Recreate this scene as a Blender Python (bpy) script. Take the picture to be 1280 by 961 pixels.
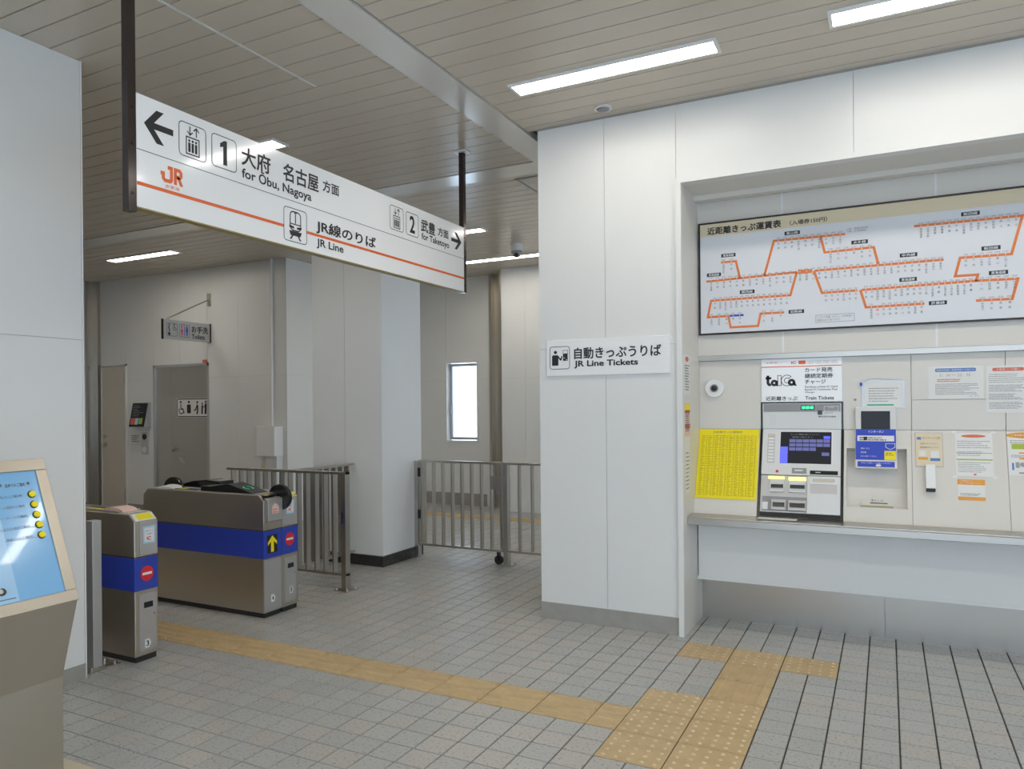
import bpy, math, random
from mathutils import Matrix, Vector

# ------------------------------------------------------------------ camera, world, exposure
for o in list(bpy.data.objects):
    bpy.data.objects.remove(o)
SC = bpy.context.scene
COL = SC.collection
F_PX, CX, CY, CAM_H = 949.71, 604.015, 508.194, 1.5492
YAW, PITCH, ROLL = -0.4883, -0.0009, -0.0089
cam = bpy.data.cameras.new('camera')
cam_o = bpy.data.objects.new('camera', cam)
COL.objects.link(cam_o)
fw = Vector((math.sin(YAW) * math.cos(PITCH), math.cos(YAW) * math.cos(PITCH), math.sin(PITCH)))
rt = Vector((math.cos(YAW), -math.sin(YAW), 0))
up = rt.cross(fw)
r2 = math.cos(ROLL) * rt + math.sin(ROLL) * up
u2 = -math.sin(ROLL) * rt + math.cos(ROLL) * up
cam_o.matrix_world = Matrix(((r2.x, u2.x, -fw.x, 0), (r2.y, u2.y, -fw.y, 0), (r2.z, u2.z, -fw.z, CAM_H), (0, 0, 0, 1)))
cam.sensor_fit = 'HORIZONTAL'
cam.sensor_width = 36.0
cam.lens = F_PX / 1280 * 36.0
cam.shift_x = (640 - CX) / 1280
cam.shift_y = (CY - 480.5) / 1280
cam.clip_start = 0.05
cam.clip_end = 200
SC.camera = cam_o

world = bpy.data.worlds.new('sky')
SC.world = world
world.use_nodes = True
bg = world.node_tree.nodes['Background']
bg.inputs[0].default_value = (0.66, 0.81, 1.0, 1)
bg.inputs[1].default_value = 2.1

LAMP = 14.5
SC.view_settings.view_transform = 'Standard'
SC.view_settings.look = 'None'
SC.view_settings.gamma = 1.0
SC.view_settings.use_curve_mapping = False
SC.view_settings.exposure = 0.56

rng = random.Random(7)
H90 = math.pi / 2


# ------------------------------------------------------------------ materials
def mat(name, col, rough=0.5, metal=0.0, var=0.0, scale=6.0, bump=0.0, bscale=200.0, emit=0.0, coat=0.0,
        rand=0.0, stretch=None, trans=0.0, spec=0.5, rvar=0.0, world_pos=False):
    m = bpy.data.materials.new(name)
    m.use_nodes = True
    nt = m.node_tree
    p = nt.nodes['Principled BSDF']
    p.inputs['Base Color'].default_value = (*col, 1)
    p.inputs['Roughness'].default_value = rough
    p.inputs['Metallic'].default_value = metal
    p.inputs['Specular IOR Level'].default_value = spec
    p.inputs['Coat Weight'].default_value = coat
    p.inputs['Transmission Weight'].default_value = trans
    if emit:
        p.inputs['Emission Color'].default_value = (*col, 1)
        p.inputs['Emission Strength'].default_value = emit
    tc = None
    if var or bump or rvar:
        tc = nt.nodes.new('ShaderNodeTexCoord')
        mp = nt.nodes.new('ShaderNodeMapping')
        gp = nt.nodes.new('ShaderNodeNewGeometry')
        nt.links.new(gp.outputs['Position'] if world_pos else tc.outputs['Object'], mp.inputs['Vector'])
        if stretch:
            mp.inputs['Scale'].default_value = stretch
    if var or rand:
        last = None
        if var:
            n = nt.nodes.new('ShaderNodeTexNoise')
            n.inputs['Scale'].default_value = scale
            n.inputs['Detail'].default_value = 4
            nt.links.new(mp.outputs[0], n.inputs['Vector'])
            mr = nt.nodes.new('ShaderNodeMapRange')
            mr.inputs['From Min'].default_value = 0.3
            mr.inputs['From Max'].default_value = 0.7
            mr.inputs['To Min'].default_value = 1 - var
            mr.inputs['To Max'].default_value = 1 + var
            nt.links.new(n.outputs['Fac'], mr.inputs['Value'])
            last = mr.outputs[0]
        if rand:
            oi = nt.nodes.new('ShaderNodeObjectInfo')
            ge = nt.nodes.new('ShaderNodeNewGeometry')
            ad = nt.nodes.new('ShaderNodeMath')
            ad.operation = 'ADD'
            nt.links.new(oi.outputs['Random'], ad.inputs[0])
            nt.links.new(ge.outputs['Random Per Island'], ad.inputs[1])
            fr = nt.nodes.new('ShaderNodeMath')
            fr.operation = 'FRACT'
            nt.links.new(ad.outputs[0], fr.inputs[0])
            m2 = nt.nodes.new('ShaderNodeMapRange')
            m2.inputs['To Min'].default_value = 1 - rand
            m2.inputs['To Max'].default_value = 1 + rand
            nt.links.new(fr.outputs[0], m2.inputs['Value'])
            if last:
                mu = nt.nodes.new('ShaderNodeMath')
                mu.operation = 'MULTIPLY'
                nt.links.new(last, mu.inputs[0])
                nt.links.new(m2.outputs[0], mu.inputs[1])
                last = mu.outputs[0]
            else:
                last = m2.outputs[0]
        vm = nt.nodes.new('ShaderNodeVectorMath')
        vm.operation = 'SCALE'
        vm.inputs[0].default_value = col
        nt.links.new(last, vm.inputs['Scale'])
        out = vm.outputs[0]
        if rand > 0.05:      # warm and cool pieces among the neutral ones
            mx = nt.nodes.new('ShaderNodeMix')
            mx.data_type = 'RGBA'
            mx.blend_type = 'MULTIPLY'
            gt = nt.nodes.new('ShaderNodeMath')
            gt.operation = 'GREATER_THAN'
            gt.inputs[1].default_value = 0.72
            nt.links.new(fr.outputs[0], gt.inputs[0])
            nt.links.new(gt.outputs[0], mx.inputs[0])
            nt.links.new(out, mx.inputs[6])
            mx.inputs[7].default_value = (1.0, 0.955, 0.92, 1)
            out = mx.outputs[2]
        nt.links.new(out, p.inputs['Base Color'])
    if rvar:
        n3 = nt.nodes.new('ShaderNodeTexNoise')
        n3.inputs['Scale'].default_value = scale
        n3.inputs['Detail'].default_value = 3
        nt.links.new(mp.outputs[0], n3.inputs['Vector'])
        m3 = nt.nodes.new('ShaderNodeMapRange')
        m3.inputs['From Min'].default_value = 0.3
        m3.inputs['From Max'].default_value = 0.7
        m3.inputs['To Min'].default_value = max(0.02, rough - rvar)
        m3.inputs['To Max'].default_value = rough + rvar
        nt.links.new(n3.outputs['Fac'], m3.inputs['Value'])
        nt.links.new(m3.outputs[0], p.inputs['Roughness'])
    if bump:
        n2 = nt.nodes.new('ShaderNodeTexNoise')
        n2.inputs['Scale'].default_value = bscale
        n2.inputs['Detail'].default_value = 3
        nt.links.new(mp.outputs[0], n2.inputs['Vector'])
        b = nt.nodes.new('ShaderNodeBump')
        b.inputs['Strength'].default_value = bump
        b.inputs['Distance'].default_value = 0.002
        nt.links.new(n2.outputs['Fac'], b.inputs['Height'])
        nt.links.new(b.outputs[0], p.inputs['Normal'])
    return m


M = {}
M['tile'] = mat('floor_tile', (0.435, 0.437, 0.42), 0.31, var=0.09, scale=70, bump=0.35, bscale=180, rand=0.06, rvar=0.06, world_pos=True)
M['grout'] = mat('grout', (0.07, 0.068, 0.062), 0.9, var=0.2, scale=20)
M['tactile'] = mat('tactile_yellow', (0.56, 0.41, 0.215), 0.5, var=0.10, scale=9, bump=0.15, bscale=150, rand=0.04)
M['dot'] = mat('pale_tactile_dot', (0.64, 0.50, 0.31), 0.5, var=0.05, scale=9)  # dots coloured paler than their block
M['pale_plate'] = mat('pale_guide_plate', (0.66, 0.59, 0.42), 0.5, var=0.05, scale=20)
M['wall'] = mat('wall_panel', (0.80, 0.80, 0.775), 0.32, var=0.015, scale=1.3, bump=0.03, bscale=60)
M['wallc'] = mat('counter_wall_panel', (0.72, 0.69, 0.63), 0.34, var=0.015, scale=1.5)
M['fine'] = mat('fine_print', (0.36, 0.36, 0.37), 0.6)
M['white'] = mat('white_enamel', (0.84, 0.84, 0.83), 0.25)
M['offwhite'] = mat('off_white_plastic', (0.74, 0.73, 0.70), 0.4)
M['joint'] = mat('panel_joint', (0.55, 0.55, 0.53), 0.8)
M['base'] = mat('grey_baseboard', (0.36, 0.345, 0.31), 0.45, var=0.06, scale=12)
M['marble'] = mat('black_granite', (0.035, 0.034, 0.032), 0.18, var=0.5, scale=90)
M['slat'] = mat('ceiling_slat', (0.62, 0.545, 0.445), 0.25, var=0.02, scale=2, rand=0.02)
M['strip'] = mat('ceiling_metal_strip', (0.80, 0.78, 0.74), 0.16, metal=0.35, var=0.02, scale=3)
M['dark'] = mat('ceiling_backing', (0.25, 0.24, 0.22), 0.8)
M['steel'] = mat('brushed_steel', (0.50, 0.475, 0.43), 0.30, metal=1.0, var=0.015, scale=2, rvar=0.03)
M['steeld'] = mat('dull_steel', (0.57, 0.525, 0.45), 0.36, metal=1.0, var=0.02, scale=2, rvar=0.03)
M['silver'] = mat('satin_aluminium', (0.55, 0.55, 0.545), 0.38, metal=0.7)
M['brown'] = mat('dark_brown_steel', (0.045, 0.032, 0.028), 0.16, metal=0.3)
M['signwhite'] = mat('sign_face', (0.90, 0.90, 0.89), 0.12, coat=0.2)
M['black'] = mat('black_print', (0.018, 0.018, 0.020), 0.5)
M['blackgloss'] = mat('black_plastic', (0.012, 0.012, 0.013), 0.22)
M['grey'] = mat('grey_print', (0.28, 0.28, 0.28), 0.5)
M['orange'] = mat('orange_print', (0.80, 0.135, 0.025), 0.4)
M['mapor'] = mat('map_orange', (0.80, 0.22, 0.055), 0.5)
M['blue'] = mat('gate_blue', (0.025, 0.055, 0.40), 0.35, coat=0.1)
M['panelblue'] = mat('label_blue', (0.03, 0.075, 0.52), 0.4)
M['red'] = mat('red_print', (0.70, 0.025, 0.035), 0.4)
M['olive'] = mat('olive_fine_print', (0.36, 0.29, 0.02), 0.6)
M['yellow'] = mat('yellow_print', (0.93, 0.77, 0.008), 0.5)
M['cream'] = mat('cream_print', (0.76, 0.66, 0.46), 0.5)
M['trim'] = mat('sign_edge_trim', (0.30, 0.23, 0.07), 0.4)
M['paper'] = mat('paper', (0.80, 0.80, 0.77), 0.6)
M['mapface'] = mat('chart_face', (0.74, 0.76, 0.79), 0.25)
M['text2'] = mat('small_print', (0.16, 0.16, 0.17), 0.6)
M['bluep'] = mat('blue_print', (0.10, 0.22, 0.55), 0.5)
M['ltblue'] = mat('pale_blue_print', (0.42, 0.68, 0.86), 0.5)
M['kioskblue'] = mat('kiosk_panel_blue', (0.22, 0.48, 0.76), 0.14, coat=0.5)
M['kioskblue2'] = mat('kiosk_panel_pale_blue', (0.36, 0.60, 0.82), 0.14, coat=0.5)
M['orangep'] = mat('poster_orange', (0.82, 0.36, 0.05), 0.5)
M['redp'] = mat('poster_red', (0.68, 0.16, 0.09), 0.5)
M['greenp'] = mat('poster_green', (0.05, 0.42, 0.30), 0.5)
M['lime'] = mat('poster_lime', (0.42, 0.52, 0.06), 0.5)
M['pink'] = mat('poster_pink', (0.80, 0.55, 0.48), 0.5)
M['screen'] = mat('dark_screen', (0.035, 0.036, 0.042), 0.2, spec=0.15)
M['scrlit'] = mat('screen_blue', (0.10, 0.12, 0.85), 0.3, emit=0.55)
M['scrkey'] = mat('screen_keys', (0.14, 0.15, 0.38), 0.3, emit=0.2)
M['ledgreen'] = mat('led_green', (0.03, 0.85, 0.22), 0.3, emit=1.6)
M['ledyellow'] = mat('led_yellow', (0.95, 0.90, 0.20), 0.3, emit=1.1)
M['icgreen'] = mat('reader_green', (0.02, 0.60, 0.30), 0.3, emit=0.3)
M['mid'] = mat('machine_grey', (0.30, 0.30, 0.30), 0.4)
M['light'] = mat('machine_light_grey', (0.74, 0.75, 0.735), 0.4)
M['beige'] = mat('beige_door_paint', (0.62, 0.56, 0.47), 0.4, var=0.02, scale=5)
M['lamp'] = mat('lamp_diffuser', (1.0, 0.94, 0.85), 0.4, emit=LAMP)
M['rubber'] = mat('rubber', (0.02, 0.02, 0.02), 0.6)
M['glass'] = mat('frosted_glass', (0.90, 0.96, 1.0), 0.45, trans=1.0)
M['pale'] = mat('clear_acrylic', (0.90, 0.92, 0.92), 0.06, trans=0.85)
M['pinkpic'] = mat('sign_pink', (0.80, 0.05, 0.25), 0.5)
M['bluepic'] = mat('sign_blue', (0.05, 0.12, 0.60), 0.5)


# ------------------------------------------------------------------ mesh builder
GLY = {}


def glyphs(s, res=2, off=0.0):
    k = (s, res, off)
    if k not in GLY:
        c = bpy.data.curves.new('t', 'FONT')
        c.body = s
        c.size = 1
        c.resolution_u = res
        c.offset = off
        o = bpy.data.objects.new('t', c)
        m = bpy.data.meshes.new_from_object(o)
        v = [tuple(p.co[:2]) for p in m.vertices]
        f = [tuple(p.vertices) for p in m.polygons]
        bpy.data.objects.remove(o)
        bpy.data.curves.remove(c)
        bpy.data.meshes.remove(m)
        if not v:
            v = [(0, 0), (1, 1)]
        xs = [a[0] for a in v]
        ys = [a[1] for a in v]
        GLY[k] = (v, f, min(xs), max(xs), min(ys), max(ys))
    return GLY[k]


STUFF = {'small_print', 'station_dots', 'fare_figures', 'station_names', 'speaker_holes', 'small_marks', 'note', 'sticker_text', 'white_text', 'label_print', 'dots', 'red_text', 'screen_text'}


class MB:
    def __init__(s, auto=False):
        s.v, s.f = [], []
        s.auto, s.parts = auto, []

    def cut(s):
        if s.v:
            s.parts.append((s.v, s.f))
            s.v, s.f = [], []
        return s

    def add(s, v, f):
        b = len(s.v)
        s.v += [tuple(p) for p in v]
        s.f += [tuple(i + b for i in q) for q in f]
        return s

    def box(s, x0, x1, y0, y1, z0, z1):
        v = [(x, y, z) for z in (z0, z1) for y in (y0, y1) for x in (x0, x1)]
        return s.add(v, [(0, 2, 3, 1), (4, 5, 7, 6), (0, 1, 5, 4), (2, 6, 7, 3), (0, 4, 6, 2), (1, 3, 7, 5)])

    def prism(s, pts, z0, z1):
        a = sum(pts[i][0] * pts[(i + 1) % len(pts)][1] - pts[(i + 1) % len(pts)][0] * pts[i][1] for i in range(len(pts)))
        if a < 0:
            pts = pts[::-1]
        n = len(pts)
        v = [(x, y, z0) for x, y in pts] + [(x, y, z1) for x, y in pts]
        f = [tuple(range(n - 1, -1, -1)), tuple(range(n, 2 * n))]
        f += [(i, (i + 1) % n, n + (i + 1) % n, n + i) for i in range(n)]
        return s.add(v, f)

    def prism_y(s, pts, y0, y1):          # profile in x,z extruded along y
        t = MB().prism([(x, z) for x, z in pts], -y1, -y0)
        return s.add([(x, -z, y) for x, y, z in t.v], t.f)

    def prism_x(s, pts, x0, x1):          # profile in y,z extruded along x
        t = MB().prism(pts, x0, x1)
        return s.add([(z, x, y) for x, y, z in t.v], t.f)

    def flat(s, pts, z):
        a = sum(pts[i][0] * pts[(i + 1) % len(pts)][1] - pts[(i + 1) % len(pts)][0] * pts[i][1] for i in range(len(pts)))
        if a < 0:
            pts = pts[::-1]
        return s.add([(x, y, z) for x, y in pts], [tuple(range(len(pts)))])

    def rect(s, x0, x1, y0, y1, z):
        return s.flat([(x0, y0), (x1, y0), (x1, y1), (x0, y1)], z)

    def stroke(s, path, w, z, closed=False):
        n = len(path)
        L, R = [], []
        for i in range(n):
            p = Vector(path[i])
            a = Vector(path[i - 1]) if (i or closed) else None
            b = Vector(path[(i + 1) % n]) if (i < n - 1 or closed) else None
            d1 = (p - a).normalized() if a is not None else (b - p).normalized()
            d2 = (b - p).normalized() if b is not None else d1
            n1, n2 = Vector((-d1.y, d1.x)), Vector((-d2.y, d2.x))
            m = n1 + n2
            m = m / max(0.35, m.dot(n1)) if m.length > 1e-6 else n1
            L.append(p + m * w / 2)
            R.append(p - m * w / 2)
        k = n if closed else n - 1
        for i in range(k):
            j = (i + 1) % n
            s.add([(*R[i], z), (*R[j], z), (*L[j], z), (*L[i], z)], [(0, 1, 2, 3)])
        return s

    def disc(s, cx, cy, r, z, n=20, ry=None):
        ry = ry or r
        return s.flat([(cx + r * math.cos(2 * math.pi * i / n), cy + ry * math.sin(2 * math.pi * i / n)) for i in range(n)], z)

    def arc(s, cx, cy, r, a0, a1, w, z, n=14):
        return s.stroke([(cx + r * math.cos(a0 + (a1 - a0) * i / n), cy + r * math.sin(a0 + (a1 - a0) * i / n)) for i in range(n + 1)], w, z)

    def rrect(s, x0, x1, y0, y1, r, w, z, fill=False):
        pts = []
        for cx, cy, a in ((x1 - r, y1 - r, 0), (x0 + r, y1 - r, 1), (x0 + r, y0 + r, 2), (x1 - r, y0 + r, 3)):
            for i in range(5):
                t = (a + i / 4) * H90
                pts.append((cx + r * math.cos(t), cy + r * math.sin(t)))
        return s.flat(pts, z) if fill else s.stroke(pts, w, z, True)

    def text(s, t, x0, x1, y0, y1, z, res=2, off=0.0):
        v, f, a, b, c, d = glyphs(t, res)
        if s.auto:
            s.cut()
        e = off * 1.3
        sx, sy = (x1 - x0) / (b - a + 2 * e), (y1 - y0) / (d - c + 2 * e)
        dg = e * 0.7       # struck several times, slightly shifted, for a bold weight
        for k, (dx, dy) in enumerate(((0, 0), (e, 0), (-e, 0), (0, e), (0, -e), (dg, dg), (-dg, dg), (dg, -dg), (-dg, -dg)) if off else ((0, 0),)):
            s.add([(x0 + (x - a + e + dx) * sx, y0 + (y - c + e + dy) * sy, z + k * 0.00004) for x, y in v], f)
        if s.auto:
            n = t.count(' ')
            if n:                       # one chunk per word
                spans = sorted((min(s.v[i][0] for i in q), max(s.v[i][0] for i in q)) for q in s.f)
                gaps, e = [], spans[0][1]
                for a0, a1 in spans:
                    if a0 > e:
                        gaps.append((a0 - e, (a0 + e) / 2))
                    e = max(e, a1)
                cuts = sorted(g[1] for g in sorted(gaps)[-n:])
                v, fs = s.v, s.f
                s.v, s.f = [], []
                for k in range(len(cuts) + 1):
                    lo, hi = (cuts[k - 1] if k else -1e9), (cuts[k] if k < len(cuts) else 1e9)
                    for q in fs:
                        if lo <= v[q[0]][0] < hi:
                            s.add([v[i] for i in q], [tuple(range(len(q)))])
                    s.cut()
            s.cut()
        return s

    def glyph(s, ch, x, y, size, z, res=1, off=0.0, wide=1.0):
        v, f, a, b, c, d = glyphs(ch, res, off)
        return s.add([(x + p * size * wide, y + q * size, z) for p, q in v], f)

    def ctext(s, t, cx, cy, size, z, res=1, off=0.0, wide=1.0):
        v, f, a, b, c, d = glyphs(t, res)
        return s.add([(cx + (p - (a + b) / 2) * size * wide, cy + (q - (c + d) / 2) * size, z) for p, q in v], f)

    def cyl(s, p0, p1, r, n=12, r1=None):
        p0, p1 = Vector(p0), Vector(p1)
        r1 = r if r1 is None else r1
        d = (p1 - p0).normalized()
        a = d.orthogonal().normalized()
        b = d.cross(a)
        v = []
        for p, q in ((p0, r), (p1, r1)):
            v += [p + (a * math.cos(2 * math.pi * i / n) + b * math.sin(2 * math.pi * i / n)) * q for i in range(n)]
        f = [tuple(range(n - 1, -1, -1)), tuple(range(n, 2 * n))]
        f += [(i, (i + 1) % n, n + (i + 1) % n, n + i) for i in range(n)]
        return s.add(v, f)

    def dome(s, c, ax, r, h, n=16, rings=4):
        c, ax = Vector(c), Vector(ax).normalized()
        a = ax.orthogonal().normalized()
        b = ax.cross(a)
        v = []
        for k in range(rings):
            t = k / rings * H90
            v += [c + ax * h * math.sin(t) + (a * math.cos(2 * math.pi * i / n) + b * math.sin(2 * math.pi * i / n)) * r * math.cos(t) for i in range(n)]
        v.append(c + ax * h)
        f = [tuple(range(n - 1, -1, -1))]
        for k in range(rings - 1):
            f += [(k * n + i, k * n + (i + 1) % n, (k + 1) * n + (i + 1) % n, (k + 1) * n + i) for i in range(n)]
        f += [((rings - 1) * n + i, (rings - 1) * n + (i + 1) % n, rings * n) for i in range(n)]
        return s.add(v, f)

    def mesh(s, name, m):
        me = bpy.data.meshes.new(name)
        me.from_pydata(s.v, [], s.f)
        me.materials.append(m if not isinstance(m, str) else M[m])
        me.update()
        return me

    def build(s, name, m, parent=None, smooth=False, bevel=0.0):
        if s.auto:
            for v, f in s.cut().parts:
                MB().add(v, f).build(name, m, parent)
            return None
        me = s.mesh(name, m)
        o = bpy.data.objects.new(name, me)
        COL.objects.link(o)
        o.parent = parent
        if name in STUFF:
            o['kind'] = 'stuff'
        if smooth:
            for p in me.polygons:
                p.use_smooth = True
        if bevel:
            b = o.modifiers.new('bevel', 'BEVEL')
            b.width = bevel
            b.segments = 2
            b.limit_method = 'ANGLE'
        return o


def tag(o, label, cat, group=None, kind=None):
    if label:
        o['label'] = label
    if cat:
        o['category'] = cat
    if group:
        o['group'] = group
    if kind:
        o['kind'] = kind
    return o


def thing(name, label, cat, loc=(0, 0, 0), rot=(0, 0, 0), group=None):
    o = bpy.data.objects.new(name, None)
    o.empty_display_size = 0.1
    COL.objects.link(o)
    o.location = loc
    o.rotation_euler = rot
    return tag(o, label, cat, group)


def struct(o, label=None):
    o['kind'] = 'structure'
    if label:
        o['label'] = label
    return o


FACE_S = (H90, 0, 0)          # local x = +X, y = up, z = toward the camera side (-Y)
FACE_E = (H90, 0, H90)        # local x = +Y, y = up, z = +X

# ------------------------------------------------------------------ key dimensions (metres)
ZC = 3.56                     # ceiling
YW = 5.10                     # ticket wall
YB = 5.60                     # back of the ticket counter alcove
GX, GY, TS = -1.159, 4.387, 0.15      # floor tile grid


# ------------------------------------------------------------------ floor
floor = struct(MB().box(-13, 4, -4, 11.5, -0.2, -0.006).build('floor', 'grout'))
tactile_cells = set()


def cells(i0, i1, j0, j1):
    for i in range(i0, i1):
        for j in range(j0, j1):
            tactile_cells.add((i, j))


BL = 0.3
dot_bm, bar_x, bar_y = MB(), MB(), MB()
half = BL / 2 - 0.003
for mbb in (dot_bm, bar_x, bar_y):
    mbb.box(-half, half, -half, half, -0.006, 0.0012)
dots = MB()
for a in range(5):
    for b in range(5):
        dots.dome(((a - 2) * 0.058, (b - 2) * 0.058, 0.001), (0, 0, 1), 0.0115, 0.005, 8, 2)
bars_x, bars_y = MB(), MB()
for a in range(4):
    c = (a - 1.5) * 0.075
    pr = [(c - 0.013, 0.001), (c + 0.013, 0.001), (c + 0.009, 0.008), (c - 0.009, 0.008)]
    bars_x.prism_x(pr, -0.138, 0.138)
    bars_y.prism_y(pr, -0.138, 0.138)
me_dotb, me_dots = dot_bm.mesh('tactile_block', 'tactile'), dots.mesh('dots', 'dot')
me_bx, me_by = bars_x.mesh('bars', 'tactile'), bars_y.mesh('bars', 'tactile')
me_half = MB().box(-0.073, 0.073, -half, half, -0.006, 0.0012).mesh('tactile_block', 'tactile')
tmp = MB()
for a in range(4):
    c = (a - 1.5) * 0.075
    tmp.prism_x([(c - 0.013, 0.001), (c + 0.013, 0.001), (c + 0.009, 0.006), (c - 0.009, 0.006)], -0.066, 0.066)
me_hbx = tmp.mesh('bars', 'tactile')


def link(name, me, parent, loc=(0, 0, 0)):
    o = bpy.data.objects.new(name, me)
    COL.objects.link(o)
    o.parent = parent
    o.location = loc
    return o


def tact(i, j, kind, w=2):
    cx, cy = GX + (i + w / 2) * TS, GY + (j + 1) * TS
    b = link('tactile_block', me_half if w == 1 else me_dotb, floor, (cx, cy, 0))
    if kind == 'dot':
        link('dots', me_dots, b)
    elif kind == 'x':
        link('bars', me_hbx if w == 1 else me_bx, b)
    else:
        link('bars', me_by, b)
    cells(i, i + w, j, j + 2)


for i in (0, 2):
    for j in (-8, -6, -4):
        tact(i, j, 'dot')
for i in (0, 2, 4):
    tact(i, 2, 'dot')
tact(2, 0, 'y')
tact(2, -2, 'y')
tact(-1, -6, 'x', 1)
for i in range(-3, -50, -2):
    tact(i, -6, 'x')
for i in range(-39, -13, 2):          # far path by the windows
    tact(i, 32, 'x')
MB().box(-3.40, -2.86, 1.70, 2.098, -0.006, 0.003).build('guide_plate', 'pale_plate', floor)   # plate at the foot of the guide stand

me_tile = MB()
hs = TS / 2 - 0.0030
hy = TS / 2 - 0.0026
bv = 0.0014
me_tile.add([(-hs, -hy, -0.006), (hs, -hy, -0.006), (hs, hy, -0.006), (-hs, hy, -0.006),
             (-hs + bv, -hy + bv * .6, 0), (hs - bv, -hy + bv * .6, 0), (hs - bv, hy - bv * .6, 0), (-hs + bv, hy - bv * .6, 0)],
            [(4, 5, 6, 7), (0, 1, 5, 4), (1, 2, 6, 5), (2, 3, 7, 6), (3, 0, 4, 7)])
tile_mesh = me_tile.mesh('floor_tile', 'tile')
near, rest = [], []
for i in range(-74, 26):
    for j in range(-40, 44):
        if (i, j) in tactile_cells:
            continue
        x, y = GX + (i + .5) * TS, GY + (j + .5) * TS
        if -2.2 < x and 5.75 < y < 6.3:
            continue
        if x < -4.2 and y < 2.7:
            continue
        d = Vector((x, y, -CAM_H))
        w = d.dot(fw)
        vis = False
        if w > 0.5:
            u = CX + F_PX * d.dot(r2) / w
            v = CY - F_PX * d.dot(u2) / w
            vis = 20 < u < 1270 and v < 965
            if u < 80 or (x > -2.24 and y > 5.66) or (x > -2.24 and x < -1.2 and y > 5.1):
                vis = False
        (near if vis else rest).append((w, i, j, x, y))
near.sort()
rest += near[300:]
for w, i, j, x, y in near[:300]:
    link('floor_tile', tile_mesh, floor, (x, y, 0))
tb = MB()
for w, i, j, x, y in rest:
    tb.add([(a + x, b + y, c) for a, b, c in me_tile.v], me_tile.f)
o = tb.build('floor_tiles', 'tile', floor)
o['kind'] = 'stuff'
o['label'] = 'grey square floor tiles beyond the nearest rows'

# ------------------------------------------------------------------ ceiling
ceil = struct(MB().box(-13, 4, -4, 11.5, ZC + 0.05, ZC + 0.25).build('ceiling', 'dark'))


def slats(x0, x1, y0, y1):
    me = MB().box(x0, x1, 0.0045, 0.1555, ZC, ZC + 0.045).mesh('slat', 'slat')
    y = 3.093 + math.floor((y0 - 3.093) / 0.16) * 0.16
    while y < y1 - 0.01:
        a, b = max(y, y0), min(y + 0.16, y1)
        if b - a > 0.159:
            link('slat', me, ceil, (0, y, 0))
        elif b - a > 0.015:
            MB().box(x0, x1, a + 0.0045 * (a == y), b - (0.0045 if b < y1 else 0), ZC, ZC + 0.045).build('slat', 'slat', ceil)
        y += 0.16


slats(-2.315, 4.0, -4, 5.10)
slats(-13, -2.555, -4, 5.72)
slats(-13, 4.0, 6.0, 11.4)
o = MB().box(-2.55, -2.325, -4, 6.0, ZC - 0.012, ZC + 0.04).build('trim_1', 'strip')
struct(o, 'shiny metal ceiling strip running towards the passage')
o = MB().box(-13, -2.555, 5.735, 6.0, ZC - 0.006, ZC + 0.04).build('trim_2', 'strip')
struct(o, 'shiny metal ceiling strip crossing above the passage')
o = MB().box(-3.152, -3.14, 0.6, 3.72, ZC - 0.004, ZC + 0.01).build('trim_3', 'offwhite')
struct(o, 'thin white joint strip in the slatted ceiling')
hatch = MB()
for a, b, c, d in ((-2.9, -2.885, 6.1, 6.6), (-2.3, -2.285, 6.1, 6.6), (-2.9, -2.285, 6.1, 6.115), (-2.9, -2.285, 6.585, 6.6)):
    hatch.box(a, b, c, d, ZC - 0.006, ZC + 0.01)
struct(hatch.build('trim_4', 'grey'), 'grey frame of a ceiling hatch')


# ------------------------------------------------------------------ walls
def panel_wall(name, face, origin, width, height, xs, zs, thick=0.2, skin=0.012, m='wall', holes=()):
    """backing slab plus separate facing panels; local x along the wall, y up, z outwards"""
    root = MB()
    xs = [0] + list(xs) + [width]
    zs = list(zs) + [height]
    if not holes:
        root.box(0, width, 0, height, -thick, -skin)
    else:
        for a, b, c, d in hole_split(0, width, 0, height, holes):
            root.box(a, b, c, d, -thick, -skin)
    w = root.build(name, 'joint')
    w.location = origin
    w.rotation_euler = face
    struct(w)
    g = 0.0013
    for i in range(len(xs) - 1):
        for k in range(len(zs) - 1):
            a, b, c, d = xs[i] + g, xs[i + 1] - g, zs[k] + g, zs[k + 1] - g
            hh = [h for h in holes if h[0] < b and h[1] > a and h[2] < d and h[3] > c]
            p = MB()
            for q in (hole_split(a, b, c, d, hh) if hh else [(a, b, c, d)]):
                p.box(*q, -skin, 0)
            p.build('panel', m, w)
    return w


def hole_split(a, b, c, d, holes):
    out = []
    h = holes[0]
    x0, x1, y0, y1 = max(a, h[0]), min(b, h[1]), max(c, h[2]), min(d, h[3])
    for q in ((a, x0, c, d), (x1, b, c, d), (x0, x1, c, y0), (x0, x1, y1, d)):
        if q[1] - q[0] > 1e-4 and q[3] - q[2] > 1e-4:
            out.append(q)
    return out


def baseboard(name, face, origin, width, h=0.12, t=0.006, m='base'):
    o = MB().box(0, width, 0, h, 0.0005, t).build(name, m)
    o.location = origin
    o.rotation_euler = face
    return struct(o)


# left wall beside the gates (faces +X); its end shows as a thin edge
panel_wall('wall_left', FACE_E, (-4.10, -4.0, 0), 6.79, ZC, (0.8, 2.8, 4.8), (0, 1.95), thick=0.16)
struct(MB().box(-4.26, -4.098, 2.7905, 2.80, 0, ZC).build('trim_5', 'white'), 'white edge strip of the left wall')
baseboard('baseboard_left', FACE_E, (-4.10, -4.0, 0), 6.79, 0.085)
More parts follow.
